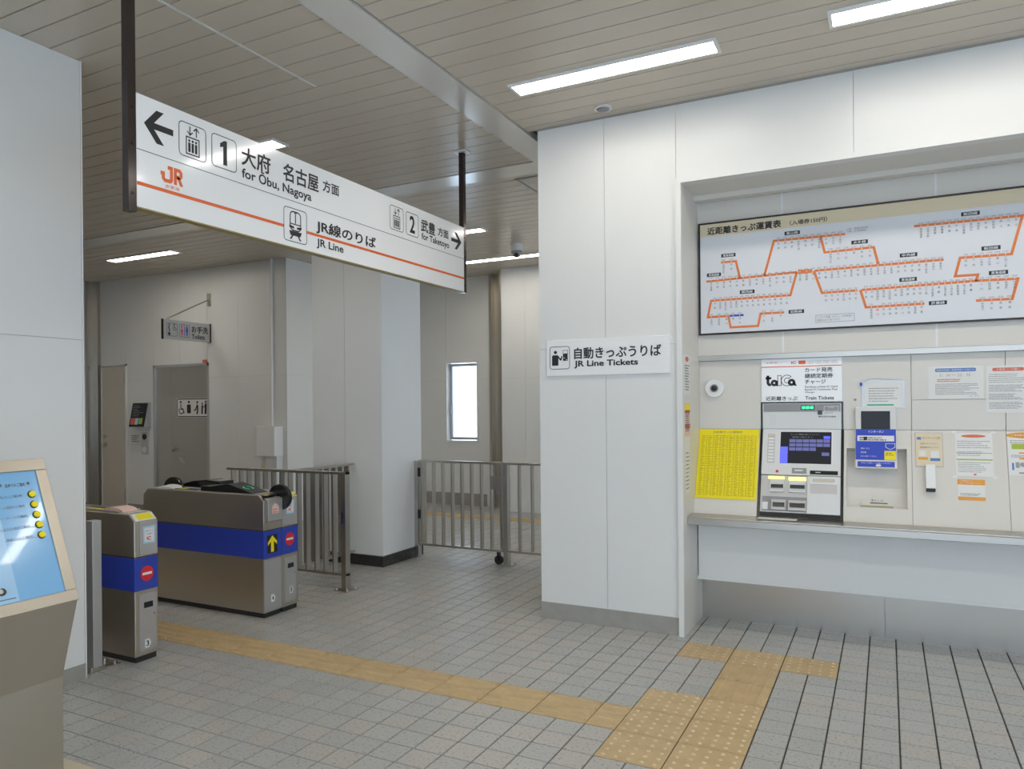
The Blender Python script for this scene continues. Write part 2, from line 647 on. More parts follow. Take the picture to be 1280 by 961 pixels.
# ticket wall: pier left of the counter and the lintel over it
panel_wall('wall_ticket', FACE_S, (-2.24, YW, 0), 1.005, ZC, (0.505,), (0, 1.955), thick=1.15)
panel_wall('wall_ticket_lintel', FACE_S, (-1.235, YW, 3.045), 4.8, ZC - 3.045, (1.07, 2.07, 3.07, 4.07), (0,), thick=1.15)
baseboard('baseboard_ticket', FACE_S, (-2.24, YW, 0), 1.005, 0.12)
struct(MB().box(-2.24, 4, YW - 0.010, YW - 0.0005, ZC - 0.010, ZC + 0.01).build('trim_6', 'base'), 'thin grey strip along the top of the ticket wall')  # flat grey strip set along the wall top
# alcove frame
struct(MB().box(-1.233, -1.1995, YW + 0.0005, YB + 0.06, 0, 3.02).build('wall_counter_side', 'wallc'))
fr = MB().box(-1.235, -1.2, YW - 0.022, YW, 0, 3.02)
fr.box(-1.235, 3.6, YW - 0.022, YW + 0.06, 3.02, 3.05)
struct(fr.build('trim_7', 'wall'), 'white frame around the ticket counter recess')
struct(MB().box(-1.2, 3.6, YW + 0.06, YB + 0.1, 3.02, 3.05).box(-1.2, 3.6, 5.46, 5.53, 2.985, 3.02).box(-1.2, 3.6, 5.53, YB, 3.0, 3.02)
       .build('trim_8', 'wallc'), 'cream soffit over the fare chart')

# alcove back wall
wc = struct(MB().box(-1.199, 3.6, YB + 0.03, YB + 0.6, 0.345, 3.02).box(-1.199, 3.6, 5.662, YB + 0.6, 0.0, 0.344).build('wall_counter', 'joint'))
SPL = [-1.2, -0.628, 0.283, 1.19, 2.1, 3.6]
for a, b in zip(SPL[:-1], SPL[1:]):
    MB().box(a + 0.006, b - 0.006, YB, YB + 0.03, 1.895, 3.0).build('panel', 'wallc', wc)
for a in SPL[:-1]:
    MB().box(a - 0.0065, a + 0.0065, YB - 0.0015, YB + 0.02, 1.895, 3.0).build('joint_batten', 'white', wc)
MB().box(-1.2, 3.6, YB - 0.03, YB + 0.03, 1.858, 1.892).build('ledge', 'steel', wc)
for a, b in ((-1.2, 0.139), (0.139, 0.642), (0.642, 1.6), (1.6, 3.6)):
    MB().box(a + 0.0015, b - 0.0015, YB, YB + 0.03, 1.565 if a > 0 and a < 0.6 else 1.372, 1.856).build('panel', 'wallc', wc)
MB().box(0.1405, 0.6405, YB, YB + 0.03, 1.372, 1.5625).build('panel', 'wallc', wc)
# the sloping console below the fold
LEAN = math.atan2(0.22, 0.595)
FACE_L = (H90 - LEAN, 0, 0)
FOLD = (0, YB, 1.37)


def lean_child(mbb, name, m, parent):
    o = mbb.build(name, m, parent)
    o.location = FOLD
    o.rotation_euler = FACE_L
    return o


CL = -0.632
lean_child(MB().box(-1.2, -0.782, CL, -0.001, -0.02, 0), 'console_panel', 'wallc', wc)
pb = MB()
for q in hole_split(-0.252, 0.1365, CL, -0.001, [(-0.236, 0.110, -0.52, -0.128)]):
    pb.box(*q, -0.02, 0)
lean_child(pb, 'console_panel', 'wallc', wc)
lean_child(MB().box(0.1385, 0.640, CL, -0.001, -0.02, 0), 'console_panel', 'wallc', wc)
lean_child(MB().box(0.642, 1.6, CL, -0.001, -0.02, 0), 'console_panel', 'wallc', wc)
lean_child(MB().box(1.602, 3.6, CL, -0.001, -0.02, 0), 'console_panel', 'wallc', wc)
# recess of the intercom shelf
rc = MB()
rc.box(-0.240, 0.114, -0.524, -0.124, -0.075, -0.07)
rc.box(-0.240, -0.236, -0.524, -0.124, -0.07, -0.02).box(0.110, 0.114, -0.524, -0.124, -0.07, -0.02)
rc.box(-0.236, 0.110, -0.524, -0.52, -0.07, -0.02).box(-0.236, 0.110, -0.128, -0.124, -0.07, -0.02)
lean_child(rc, 'recess', 'wallc', wc)
# panel under the counter and steel kick plate
for a, b in ((-1.2, -0.18), (-0.18, 0.9), (0.9, 1.98), (1.98, 3.6)):
    MB().box(a + 0.007, b - 0.007, 5.50, 5.53, 0.325, 0.735).build('apron_panel', 'wall', wc)
    MB().box(b - 0.0075, b + 0.0075, 5.4985, 5.53, 0.325, 0.735).build('joint_batten', 'white', wc)
MB().box(-1.2, 3.6, 5.495, 5.55, 0.305, 0.325).build('apron_lip', 'wall', wc)
for a, b in ((-1.2, -0.02), (-0.02, 1.15), (1.15, 2.4), (2.4, 3.6)):
    MB().box(a, b - 0.002, 5.645, 5.66, 0, 0.33).build('kick_plate', 'steel', wc)
MB().box(-1.2, 3.6, 5.53, 5.66, 0.31, 0.34).build('apron_underside', 'wall', wc)
o = MB().box(-1.198, 3.6, 5.19, 5.374, 0.778, 0.79).box(-1.198, 3.6, 5.19, 5.205, 0.735, 0.778).box(-1.198, 3.6, 5.205, 5.52, 0.735, 0.745)
o = o.build('steel_counter', 'steel', bevel=0.003)
tag(o, 'long brushed steel counter top below the ticket machine', 'counter')

# pillar between the fences
pil = struct(MB().box(-5.16, -4.327, 6.042, 6.72, 0, ZC).build('pillar', 'joint'))
for a, b in ((-5.172, -4.762), (-4.76, -4.315)):
    MB().box(a + 0.001, b - (0.001 if b < -4.4 else 0), 6.03, 6.042, 0.105, ZC - 0.001).build('panel', 'wall', pil)
MB().box(-4.327, -4.315, 6.0425, 6.73, 0.105, ZC - 0.001).build('panel', 'wall', pil)
MB().box(-5.172, -4.33, 6.02, 6.0415, 0, 0.10).box(-4.327, -4.305, 6.02, 6.735, 0, 0.10).build('granite_base', 'marble', pil)

# toilet wall, its left neighbour, the return and the wall behind
panel_wall('wall_toilet', FACE_S, (-11.1, 7.75, 0), 3.996, ZC, (0.78, 1.40, 1.96, 2.52, 3.13), (0, 1.99), thick=0.15,
           holes=[(1.385, 2.545, -0.01, 2.195)])
baseboard('baseboard_toilet', FACE_S, (-10.31, 7.75, 0), 0.60, 0.10, m='base')
baseboard('baseboard_toilet_right', FACE_S, (-8.55, 7.75, 0), 1.46, 0.10, m='base')
panel_wall('wall_return', FACE_E, (-7.09, 7.7505, 0), 2.75, ZC, (0.9, 1.8), (0, 1.99), thick=0.14)
panel_wall('wall_far_left', FACE_E, (-11.1, 3.0, 0), 4.75, ZC, (1.2, 2.4, 3.6), (0, 1.99), thick=0.2)
baseboard('baseboard_far_left', FACE_E, (-11.1, 3.0, 0), 4.6, 0.10)
struct(MB().box(-11.098, -10.94, 7.70, 7.749, 0, ZC).box(-11.098, -11.05, 7.60, 7.70, 0, ZC).build('trim_9', 'steel'), 'stainless steel corner cladding beside the beige door')

# the hall behind the camera: entrance opening in the back wall, side wall to the right
bw = MB()
for q_ in hole_split(-13, 4.2, 0, ZC, [(-2.2, 3.4, -0.01, 2.7)]):
    bw.box(q_[0], q_[1], -4.2, -4.0, q_[2], q_[3])
struct(bw.build('wall_entrance_offscreen', 'wall'), 'white wall with a wide entrance opening to daylight')
rw = MB()
for q_ in hole_split(-4.0, 6.3, 0, ZC, [(-3.5, 2.6, -0.01, 2.7)]):
    rw.box(4.0, 4.2, q_[0], q_[1], q_[2], q_[3])
struct(rw.build('wall_right_offscreen', 'wall'), 'white side wall with a wide opening to daylight')
struct(MB().box(-2.2, 4.0, 6.26, 6.3, 0, ZC).build('wall_office', 'wall'))
struct(MB().box(-11.3, -11.1, -4.0, 2.99, 0, ZC).build('wall_platform', 'wall'))

# window wall
panel_wall('wall_window', FACE_S, (-7.09, 10.35, 0), 1.74, ZC, (0.935,), (0, 1.955), thick=0.15, holes=[(0.94, 1.49, 1.005, 2.235)])
baseboard('baseboard_window', FACE_S, (-6.6, 10.35, 0), 1.16, 0.19, m='base')
panel_wall('wall_passage', FACE_S, (-5.0, 10.0, 0), 9.0, ZC, (0.385, 1.4, 2.4, 3.4), (0, 1.955), thick=0.5)
struct(MB().box(-5.41, -5.0, 10.42, 10.5, 0, ZC).box(-5.03, -5.0, 10.0, 10.42, 0, ZC).box(-5.36, -5.32, 10.30, 10.45, 0, ZC).build('trim_10', 'steeld'), 'stainless steel shutter channel between the far walls')
w1 = bpy.data.objects.new('window_1', None)
COL.objects.link(w1)
w1.location = (-6.6, 10.35, 0)
w1.rotation_euler = FACE_S
struct(w1, 'narrow white framed window with a frosted pane')
q = MB()
for a, b, c, d in ((0.43, 0.455, 0.985, 2.255), (0.995, 1.02, 0.985, 2.255), (0.455, 0.995, 2.23, 2.255), (0.455, 0.995, 0.985, 1.01)):
    q.box(a, b, c, d, -0.15, 0.012)
q.build('window_frame', 'white', w1)
q = MB()
for a, b, c, d in ((0.46, 0.50, 1.02, 2.22), (0.95, 0.99, 1.02, 2.22), (0.50, 0.95, 2.18, 2.22), (0.50, 0.95, 1.02, 1.06)):
    q.box(a, b, c, d, -0.13, -0.09)
q.build('sash', 'silver', w1)
MB().box(0.50, 0.95, 1.06, 2.18, -0.115, -0.11).build('pane', 'glass', w1)
MB().box(0.475, 0.49, 1.42, 1.56, -0.09, -0.06).build('window_handle', 'silver', w1)

# doors of the toilet wall
d1 = bpy.data.objects.new('door_1', None)
COL.objects.link(d1)
d1.location = (-10.90, 7.75, 0)
d1.rotation_euler = FACE_S
struct(d1, 'narrow beige steel door in the toilet wall')
MB().box(0.02, 0.57, 0.02, 2.215, 0.002, 0.02).build('door_leaf', 'beige', d1)
MB().box(0, 0.02, 0, 2.24, 0, 0.03).box(0.57, 0.59, 0, 2.24, 0, 0.03).box(0, 0.59, 2.217, 2.24, 0, 0.03).build('door_frame', 'offwhite', d1)
for z in (0.15, 1.07, 1.95):
    MB().box(0.545, 0.565, z, z + 0.18, 0.02, 0.032).build('hinge', 'steeld', d1)
MB().cyl((0.085, 1.13, 0.02), (0.085, 1.13, 0.05), 0.028, 14).build('lock', 'steeld', d1)
MB().cyl((0.10, 1.00, 0.02), (0.10, 1.00, 0.075), 0.03, 14).build('door_knob', 'steeld', d1)
d2 = bpy.data.objects.new('door_2', None)
COL.objects.link(d2)
d2.location = (-9.70, 7.75, 0)
d2.rotation_euler = FACE_S
struct(d2, 'wide stainless steel toilet door with a pictogram plate')
MB().box(0.02, 0.345, 0.01, 2.16, -0.06, -0.02).build('side_leaf', 'steel', d2)
MB().box(0.355, 1.12, 0.01, 2.16, -0.06, -0.015).build('door_leaf', 'steel', d2)
MB().box(-0.012, 0.02, 0, 2.2, -0.1, 0.012).box(1.12, 1.15, 0, 2.2, -0.1, 0.012).box(-0.012, 1.15, 2.16, 2.2, -0.1, 0.012).build('door_frame', 'silver', d2)
MB().box(0.38, 0.44, 0.93, 0.97, -0.015, -0.005).cyl((0.415, 0.95, -0.015), (0.415, 0.95, 0.05), 0.026, 12).build('door_knob', 'steel', d2)
MB().box(0.28, 0.34, 0.94, 0.955, -0.02, 0.01).build('latch', 'steel', d2)

pl = thing('pictogram_plate', 'white plate with black wheelchair and care pictograms on the steel toilet door', 'sign', (-9.23, 7.764, 1.42), FACE_S)
MB().box(0, 0.66, 0, 0.28, -0.0, 0.003).build('plate', 'paper', pl, bevel=0.001)
q = MB().rrect(0.012, 0.648, 0.012, 0.268, 0.016, 0.012, 0.0042)
# wheelchair
q.disc(0.085, 0.225, 0.018, 0.0042, 12).stroke([(0.085, 0.20), (0.09, 0.125), (0.135, 0.12), (0.155, 0.06)], 0.018, 0.0042).arc(0.095, 0.10, 0.045, 2.4, 5.9, 0.014, 0.0042)
# ostomate
q.disc(0.255, 0.225, 0.02, 0.0042, 12).rrect(0.215, 0.295, 0.06, 0.19, 0.02, 0, 0.0042, True)
# nursing figure
q.disc(0.43, 0.22, 0.018, 0.0042, 12).stroke([(0.43, 0.19), (0.40, 0.12), (0.36, 0.10)], 0.02, 0.0042).stroke([(0.43, 0.18), (0.435, 0.11), (0.42, 0.05)], 0.028, 0.0042)
# pair
q.disc(0.53, 0.20, 0.015, 0.0042, 12).stroke([(0.53, 0.18), (0.525, 0.05)], 0.03, 0.0042).disc(0.60, 0.225, 0.018, 0.0042, 12).stroke([(0.60, 0.20), (0.595, 0.05)], 0.04, 0.0042).stroke([(0.54, 0.15), (0.59, 0.16)], 0.012, 0.0042)
q.build('pictogram', 'black', pl)

# ------------------------------------------------------------------ ceiling lights
LG = 'recessed ceiling light fixtures'


def lamp(x0, y0, label, length=1.24, w=0.15, off=False):
    t = thing('ceiling_light_offscreen' if off else 'ceiling_light', label, 'ceiling light', (x0, y0, ZC), (0, 0, 0), LG)
    q = MB()
    for a, b, c, d in ((-0.015, length + 0.015, -0.015, 0.004), (-0.015, length + 0.015, w - 0.004, w + 0.015), (-0.015, 0.004, 0.004, w - 0.004), (length - 0.004, length + 0.015, 0.004, w - 0.004)):
        q.box(a, b, c, d, -0.014, 0.02)
    q.build('frame', 'white', t)
    MB().box(0.004, length - 0.004, 0.004, w - 0.004, -0.01, 0.015).build('diffuser', 'lamp', t)


lamp(-2.07, 4.30, 'bright ceiling light over the blank wall left of the fare chart')
lamp(-0.24, 4.30, 'bright ceiling light in front of the fare chart')
lamp(1.60, 4.30, 'ceiling light further along the row by the fare chart', off=True)
lamp(-5.28, 4.285, 'ceiling light behind the hanging platform sign')
lamp(-9.25, 6.65, 'ceiling light in front of the toilet wall')
lamp(-5.27, 7.55, 'ceiling light beyond the far post of the hanging sign')
lamp(-5.27, 9.18, 'ceiling light by the far window wall')
# unseen fixtures of the same kind, added to light the hall, passage and gate side
for y in (1.3, -1.7):
    for x in (-2.07, -0.24, 1.6):
        lamp(x, y, 'unseen ceiling light added in the rows between the counter and the entrance opening', off=True)
for x in (-2.07, 1.13):
    lamp(x, 7.55, 'unseen ceiling light added over the passage behind the ticket wall', off=True)
for x, y in ((-8.48, 4.285), (-5.9, 1.3), (-9.1, 1.3), (-5.9, -1.7), (-9.1, -1.7)):
    lamp(x, y, 'unseen ceiling light added in the rows behind the blank left wall', off=True)

# ceiling dome camera and detectors
t = thing('dome_camera', 'grey dome security camera hanging from the far ceiling', 'camera', (-4.05, 8.55, ZC))
MB().cyl((0, 0, -0.09), (0, 0, 0), 0.075, 20).build('housing', 'light', t)
MB().dome((0, 0, -0.09), (0, 0, -1), 0.072, 0.08, 18, 5).build('dome', 'mid', t, True)
MB().dome((0.01, -0.03, -0.135), (0.1, -0.6, -0.8), 0.036, 0.04, 12, 3).build('lens', 'blackgloss', t, True)
t = thing('smoke_detector', 'small flat round detector on the ceiling by the ticket wall', 'detector', (-1.68, 4.93, ZC))
MB().cyl((0, 0, -0.012), (0, 0, 0), 0.06, 20).build('base', 'offwhite', t)
MB().dome((0, 0, -0.012), (0, 0, -1), 0.045, 0.014, 16, 3).build('cover', 'grey', t, True)

# ------------------------------------------------------------------ hanging platform sign
hs_ = thing('hanging_sign', 'long white hanging platform sign with an orange line, arrows and platform numbers 1 and 2', 'sign', (-2.936, 2.265, 2.445), FACE_E)
SL, SH = 2.96, 0.512
MB().box(0, SL, 0.006, SH, -0.04, 0).build('sign_board', 'signwhite', hs_)
MB().box(0, SL, -0.001, 0.0055, -0.041, 0.0012).build('bottom_trim', 'trim', hs_)
for a in (-0.041, SL + 0.001):
    p = MB().box(a, a + 0.04, -0.02 if a < 1 else 0.0, ZC - 2.445, -0.041, -0.001).build('hanger_post', 'brown', hs_)
    for b in (0.06, 0.28, 0.44):
        MB().cyl((a + 0.02, b, -0.001), (a + 0.02, b, 0.004), 0.006, 8).build('bolt', 'blackgloss', p)
    MB().box(a - 0.03, a + 0.07, ZC - 2.445 - 0.008, ZC - 2.445, -0.075, 0.035).build('ceiling_flange', 'white', p)
Z = 0.001
q = MB(True)
q.prism([(0.039, 0.39), (0.105, 0.465), (0.145, 0.465), (0.092, 0.405), (0.197, 0.405), (0.197, 0.376), (0.092, 0.376), (0.145, 0.315), (0.105, 0.315)], 0.0003, Z).cut()
q.prism([(2.918, 0.384), (2.85, 0.318), (2.815, 0.318), (2.868, 0.371), (2.765, 0.371), (2.765, 0.397), (2.868, 0.397), (2.815, 0.448), (2.85, 0.448)], 0.0003, Z)
q.build('arrow', 'black', hs_)


def elevator(q, x, y, s):
    q.rrect(x, x + s, y, y + s, 0.02, 0.004, Z)
    c = x + s / 2
    q.stroke([(c - 0.016, y + s * 0.93), (c - 0.016, y + s * 0.68)], 0.006, Z).stroke([(c - 0.032, y + s * 0.77), (c - 0.016, y + s * 0.67), (c, y + s * 0.77)], 0.006, Z)
    q.stroke([(c + 0.022, y + s * 0.66), (c + 0.022, y + s * 0.91)], 0.006, Z).stroke([(c + 0.006, y + s * 0.83), (c + 0.022, y + s * 0.93), (c + 0.038, y + s * 0.83)], 0.006, Z)
    q.stroke([(c - 0.038, y + s * 0.1), (c + 0.038, y + s * 0.1), (c + 0.038, y + s * 0.6), (c - 0.038, y + s * 0.6)], 0.006, Z, True)
    for k in (-0.02, 0, 0.02):
        q.disc(c + k, y + s * 0.5, 0.0065, Z, 10).rect(c + k - 0.007, c + k + 0.007, y + s * 0.16, y + s * 0.44, Z)


q = MB(True)
elevator(q, 0.23, 0.305, 0.16)
q.cut().rrect(0.427, 0.587, 0.308, 0.468, 0.02, 0.004, Z)
q.cut()
elevator(q, 1.95, 0.303, 0.16)
q.cut().rrect(2.144, 2.30, 0.303, 0.46, 0.02, 0.004, Z)
q.cut()
q.rrect(0.932, 1.118, 0.036, 0.222, 0.02, 0.004, Z)
# train front
cx = 1.025
q.rrect(cx - 0.043, cx + 0.043, 0.10, 0.205, 0.025, 0.007, Z)
q.rect(cx - 0.004, cx + 0.004, 0.14, 0.195, Z).rect(cx - 0.043, cx + 0.043, 0.132, 0.138, Z)
q.rect(cx - 0.012, cx + 0.012, 0.196, 0.201, Z)
for k in (-1, 1):
    q.flat([(cx + k * 0.012, 0.122), (cx + k * 0.05, 0.126), (cx + k * 0.05, 0.113), (cx + k * 0.012, 0.109)], Z)
    q.flat([(cx + k * 0.018, 0.07), (cx + k * 0.03, 0.07), (cx + k * 0.048, 0.048), (cx + k * 0.034, 0.048)], Z)
q.flat([(cx - 0.052, 0.096), (cx + 0.052, 0.096), (cx + 0.04, 0.07), (cx - 0.04, 0.07)], Z)
q.build('pictogram', 'black', hs_)
q = MB().rect(0.0, SL, 0.262, 0.265, Z)
q.build('divider_line', 'black', hs_)
MB(True).rect(0.0, 0.931, 0.103, 0.119, Z).cut().rect(1.119, SL, 0.103, 0.119, Z).build('orange_line', 'orange', hs_)
q = MB(True)
q.flat([(0.50, 0.327), (0.525, 0.327), (0.525, 0.45), (0.508, 0.45), (0.48, 0.43), (0.48, 0.41), (0.50, 0.418)], Z)
q.text('2', 2.19, 2.255, 0.322, 0.442, Z, 4, 0.018)
q.text('大府', 0.622, 0.832, 0.362, 0.462, Z, 3, 0.016)
q.text('名古屋', 0.928, 1.226, 0.362, 0.462, Z, 3, 0.016)
q.text('方面', 1.262, 1.415, 0.384, 0.452, Z, 3, 0.017)
q.text('for Ōbu, Nagoya', 0.624, 1.162, 0.283, 0.362, Z, 3, 0.017)
q.text('武豊', 2.335, 2.53, 0.36, 0.45, Z, 3, 0.017)
q.text('方面', 2.567, 2.722, 0.374, 0.438, Z, 3, 0.017)
q.text('for Taketoyo', 2.342, 2.73, 0.29, 0.352, Z, 3, 0.017)
q.text('JR線のりば', 1.20, 1.788, 0.122, 0.206, Z + 0.0006, 3, 0.017)
q.text('JR Line', 1.203, 1.452, 0.034, 0.094, Z, 3, 0.017)
q.build('lettering', 'black', hs_)
# railway emblem
q = MB()
q.stroke([(0.165, 0.222), (0.185, 0.222), (0.185, 0.168), (0.178, 0.16), (0.148, 0.16), (0.14, 0.168), (0.14, 0.19), (0.125, 0.19)], 0.017, Z)
q.stroke([(0.207, 0.152), (0.207, 0.222), (0.232, 0.222), (0.239, 0.214), (0.239, 0.198), (0.232, 0.190), (0.214, 0.190)], 0.017, Z)
q.flat([(0.214, 0.192), (0.232, 0.192), (0.252, 0.152), (0.233, 0.152)], Z)
q.text('JR東海', 0.150, 0.230, 0.124, 0.144, Z, 1)
q.build('emblem', 'orange', hs_)

# ------------------------------------------------------------------ wall sign on the ticket wall
ws = thing('wall_sign', 'white wall sign reading JR Line Tickets with a ticket machine pictogram', 'sign', (-2.178, YW, 1.76), FACE_S)
MB().box(0, 0.896, 0, 0.255, 0.0005, 0.012).build('sign_board', 'signwhite', ws, bevel=0.002)
Z = 0.0135
q = MB(True)
q.text('自動きっぷうりば', 0.213, 0.838, 0.116, 0.198, Z, 3, 0.017)
q.text('JR Line Tickets', 0.213, 0.678, 0.05, 0.105, Z, 3, 0.022)
q.build('lettering', 'black', ws)
q = MB(True).rrect(0.027, 0.178, 0.05, 0.21, 0.018, 0.004, Z)
q.cut().disc(0.07, 0.170, 0.012, Z, 14)
q.flat([(0.043, 0.075), (0.043, 0.142), (0.05, 0.15), (0.088, 0.15), (0.108, 0.125), (0.118, 0.145), (0.124, 0.14), (0.116, 0.112), (0.108, 0.11), (0.092, 0.128), (0.092, 0.075)], Z)
q.cut().rect(0.128, 0.164, 0.108, 0.160, Z).stroke([(0.129, 0.16), (0.129, 0.183), (0.163, 0.183), (0.163, 0.16)], 0.003, Z)
q.build('pictogram', 'black', ws)
MB().rect(0.134, 0.142, 0.125, 0.131, Z + 0.0006).rect(0.15, 0.158, 0.113, 0.118, Z + 0.0006).build('pictogram_detail', 'signwhite', ws)

# ------------------------------------------------------------------ fare chart
fc = thing('fare_chart', 'wide framed fare chart with orange railway lines over the ticket counter', 'chart', (0, YB, 0), FACE_S)
MX0, MX1, MZ0, MZ1 = -1.192, 0.80, 2.043, 2.848
MB().box(MX0 + 0.012, MX1 - 0.012, MZ0 + 0.012, MZ1 - 0.012, 0.001, 0.022).build('board', 'mapface', fc)
q = MB()
for a, b, c, d in ((MX0, MX1, MZ0, MZ0 + 0.0125), (MX0, MX1, MZ1 - 0.0125, MZ1), (MX0, MX0 + 0.0125, MZ0 + 0.0125, MZ1 - 0.0125), (MX1 - 0.0125, MX1, MZ0 + 0.0125, MZ1 - 0.0125)):
    q.box(a, b, c, d, 0.001, 0.026)
q.build('frame', 'brown', fc)
Z = 0.0228
MB().rect(MX0 + 0.0125, MX1 - 0.0125, 2.748, MZ1 - 0.0125, Z).build('header_band', 'cream', fc)
q = MB(True).text('近距離きっぷ運賃表', -1.129, -0.632, 2.758, 2.812, Z + 0.001, 2, 0.022)
q.text('（入場券150円）', -0.577, -0.343, 2.764, 2.798, Z + 0.001, 2, 0.012)
q.build('title', 'black', fc)
W = 0.0155
q = MB(True)
for path in ([(-1.035, 2.555), (-0.933, 2.555), (-0.906, 2.43)], [(-1.138, 2.428), (-0.532, 2.441)], [(-0.745, 2.433), (-0.680, 2.67), (-0.235, 2.667)],
             [(-0.385, 2.667), (-0.360, 2.558), (-0.068, 2.562), (-0.042, 2.45)], [(-0.421, 2.441), (0.322, 2.443)], [(-0.428, 2.441), (-0.379, 2.288), (-0.165, 2.288)],
             [(-0.14, 2.289), (0.50, 2.295), (0.706, 2.29), (0.677, 2.17), (0.491, 2.173)], [(-0.148, 2.29), (-0.116, 2.173), (0.216, 2.174)],
             [(-0.535, 2.441), (-0.577, 2.288), (-1.106, 2.288), (-1.130, 2.171), (-0.987, 2.172), (-0.973, 2.09), (-0.788, 2.09), (-0.771, 2.174), (-0.617, 2.173)],
             [(0.162, 2.671), (0.731, 2.668), (0.675, 2.442), (0.410, 2.445), (0.383, 2.333), (0.502, 2.332), (0.492, 2.293)]):
    q.stroke(path, W, Z).cut()
q.rect(-0.527, -0.437, 2.428, 2.455, Z + 0.0003)
q.build('route_line', 'mapor', fc)
MB().rect(-0.978, -0.884, 2.165, 2.179, Z + 0.0005).build('blue_route_line', 'panelblue', fc)
rows = [
    (0.20, 0.70, 2.669, ['湯谷温泉', '三河大野', '本長篠', '長篠城', '鳥居', '大海', '三河東郷', '茶臼山', '東新町', '新城', '野田城', '東上', '江島', '長山'], [1690] * 4 + [1520] * 6 + [1340] * 4),
    (0.44, 0.645, 2.445, ['船町', '下地', '小坂井', '牛久保', '豊川', '三河一宮'], [990, 990, 1170, 1170, 1170, 1170]),
    (0.52, 0.69, 2.294, ['二川', '新所原', '鷲津', '新居町', '弁天島'], [1170, 1170, 1340, 1340, 1520]),
    (0.525, 0.665, 2.172, ['天竜川', '浜松', '高塚', '舞阪'], [1690, 1690, 1520, 1520]),
    (-0.395, 0.305, 2.442, ['鶴舞', '千種', '大曽根', '新守山', '勝川', '春日井', '神領', '高蔵寺', '定光寺', '古虎渓', '多治見', '土岐市', '瑞浪', '釜戸', '武並', '恵那', '美乃坂本', '中津川', '落合川'],
     [420, 420, 510, 510, 580, 580, 680, 770, 770, 860, 860, 990, 1170, 1340, 1340, 1520, 1520, 1690, 1690]),
    (-0.355, -0.175, 2.288, ['熱田', '笠寺', '大高', '南大高', '共和', '大府'], [330, 240, 240, 210, 210, 190]),
    (-0.115, 0.465, 2.292, ['逢妻', '刈谷', '野田新町', '東刈谷', '三河安城', '安城', '西岡崎', '岡崎', '相見', '幸田', '三ヶ根', '三河塩津', '蒲郡', '三河三谷', '三河大塚', '愛知御津', '西小坂井', '豊橋'],
     [210, 210, 210, 240, 240, 330, 330, 420, 510, 580, 580, 680, 680, 770, 770, 860, 990, 990]),
    (-0.085, 0.20, 2.174, ['尾張森岡', '', '石浜', '東浦', '亀崎', '乙川', '半田', '東成岩', '武豊'], [150, '', 150, 190, 210, 210, 240, 240, 330]),
    (-1.105, -0.575, 2.434, ['近江長岡', '柏原', '関ヶ原', '垂井', '大垣', '穂積', '西岐阜', '岐阜', '木曽川', '尾張一宮', '稲沢', '清洲', '枇杷島'], [1690, 1690, 1520, 1520, 1340, 1170, 990, 990, 990, 860, 680, 580, 510]),
    (-0.65, -0.265, 2.669, ['長森', '那加', '蘇原', '各務ケ原', '鵜沼', '坂祝', '美濃太田', '古井', '中川辺', '下麻生'], [990, 1170, 1170, 1170, 1340, 1340, 1520, 1520, 1690, 1690]),
    (-0.325, -0.09, 2.560, ['美濃川合', '可児', '下切', '姫', '根本', '小泉'], [1170, 1170, 1170, 1170, 990, 990]),
    (-1.018, -0.965, 2.555, ['美濃赤坂', '荒尾'], [1340, 1340]),
    (-0.515, -0.432, 2.442, ['名古屋', '尾頭橋', '金山'], [420, 420, 330]),
    (-1.08, -0.60, 2.288, ['河曲', '河原田', '南四日市', '四日市', '富田浜', '富田', '朝日', '桑名', '長島', '弥富', '永和', '蟹江', '春田', '八田'], [1340, 1170, 1170, 1170, 990, 990, 990, 860, 770, 680, 680, 580, 580, 510]),
    (-1.105, -1.0, 2.172, ['井田川', '加佐登', '亀山'], [1340, 1340, 1520]),
    (-0.955, -0.91, 2.172, ['関', '加太'], [1520, 1690]),
    (-0.75, -0.64, 2.174, ['下庄', '一身田', '津'], [1520, 1690, 1690]),
]
fares, names, stops = MB(), MB(), MB()
for x0, x1, z, ns, fs in rows:
    for k, (nm, fa) in enumerate(zip(ns, fs)):
        x = x0 + (x1 - x0) * k / (len(ns) - 1)
        if fa:
            fares.ctext(str(fa), x, z + 0.016, 0.0155, Z + 0.0006)
        stops.disc(x, z, 0.0035, Z + 0.001, 8)
        for c, ch in enumerate(nm):
            step = 0.0165 if len(nm) > 2 else 0.030
            names.ctext(ch, x, z - 0.021 - c * step, 0.0155, Z + 0.0006)
fares.build('fare_figures', 'text2', fc)
names.build('station_names', 'text2', fc)
stops.build('station_dots', 'mapface', fc)
q = MB()
for c, ch in enumerate('緒川'):
    q.ctext(ch, -0.049, 2.174 - 0.021 - c * 0.03, 0.0165, Z + 0.0006, 1, 0.01)
q.build('current_station', 'red', fc)
for x, z, t in ((-0.562, 2.712, '高山線'), (-0.150, 2.605, '太多線'), (0.130, 2.492, '中央線'), (0.466, 2.714, '飯田線'), (0.571, 2.490, '飯田線'), (0.608, 2.336, '東海道線'), (0.126, 2.335, '東海道線'),
                (0.289, 2.174, '武豊線'), (-0.540, 2.174, '紀勢線'), (-0.859, 2.333, '関西線'), (-1.085, 2.472, '東海道線'), (-0.984, 2.602, '東海道線')):
    o = MB().rect(x - 0.049, x + 0.049, z - 0.0125, z + 0.0125, Z).build('line_name_plate', 'black', fc)
    MB().text(t, x - 0.037, x + 0.037, z - 0.009, z + 0.009, Z + 0.0008, 1, 0.012).build('line_name', 'mapface', o)
q = MB().stroke([(-0.418, 2.091), (-0.185, 2.091), (-0.185, 2.14), (-0.418, 2.14)], 0.002, Z, True)
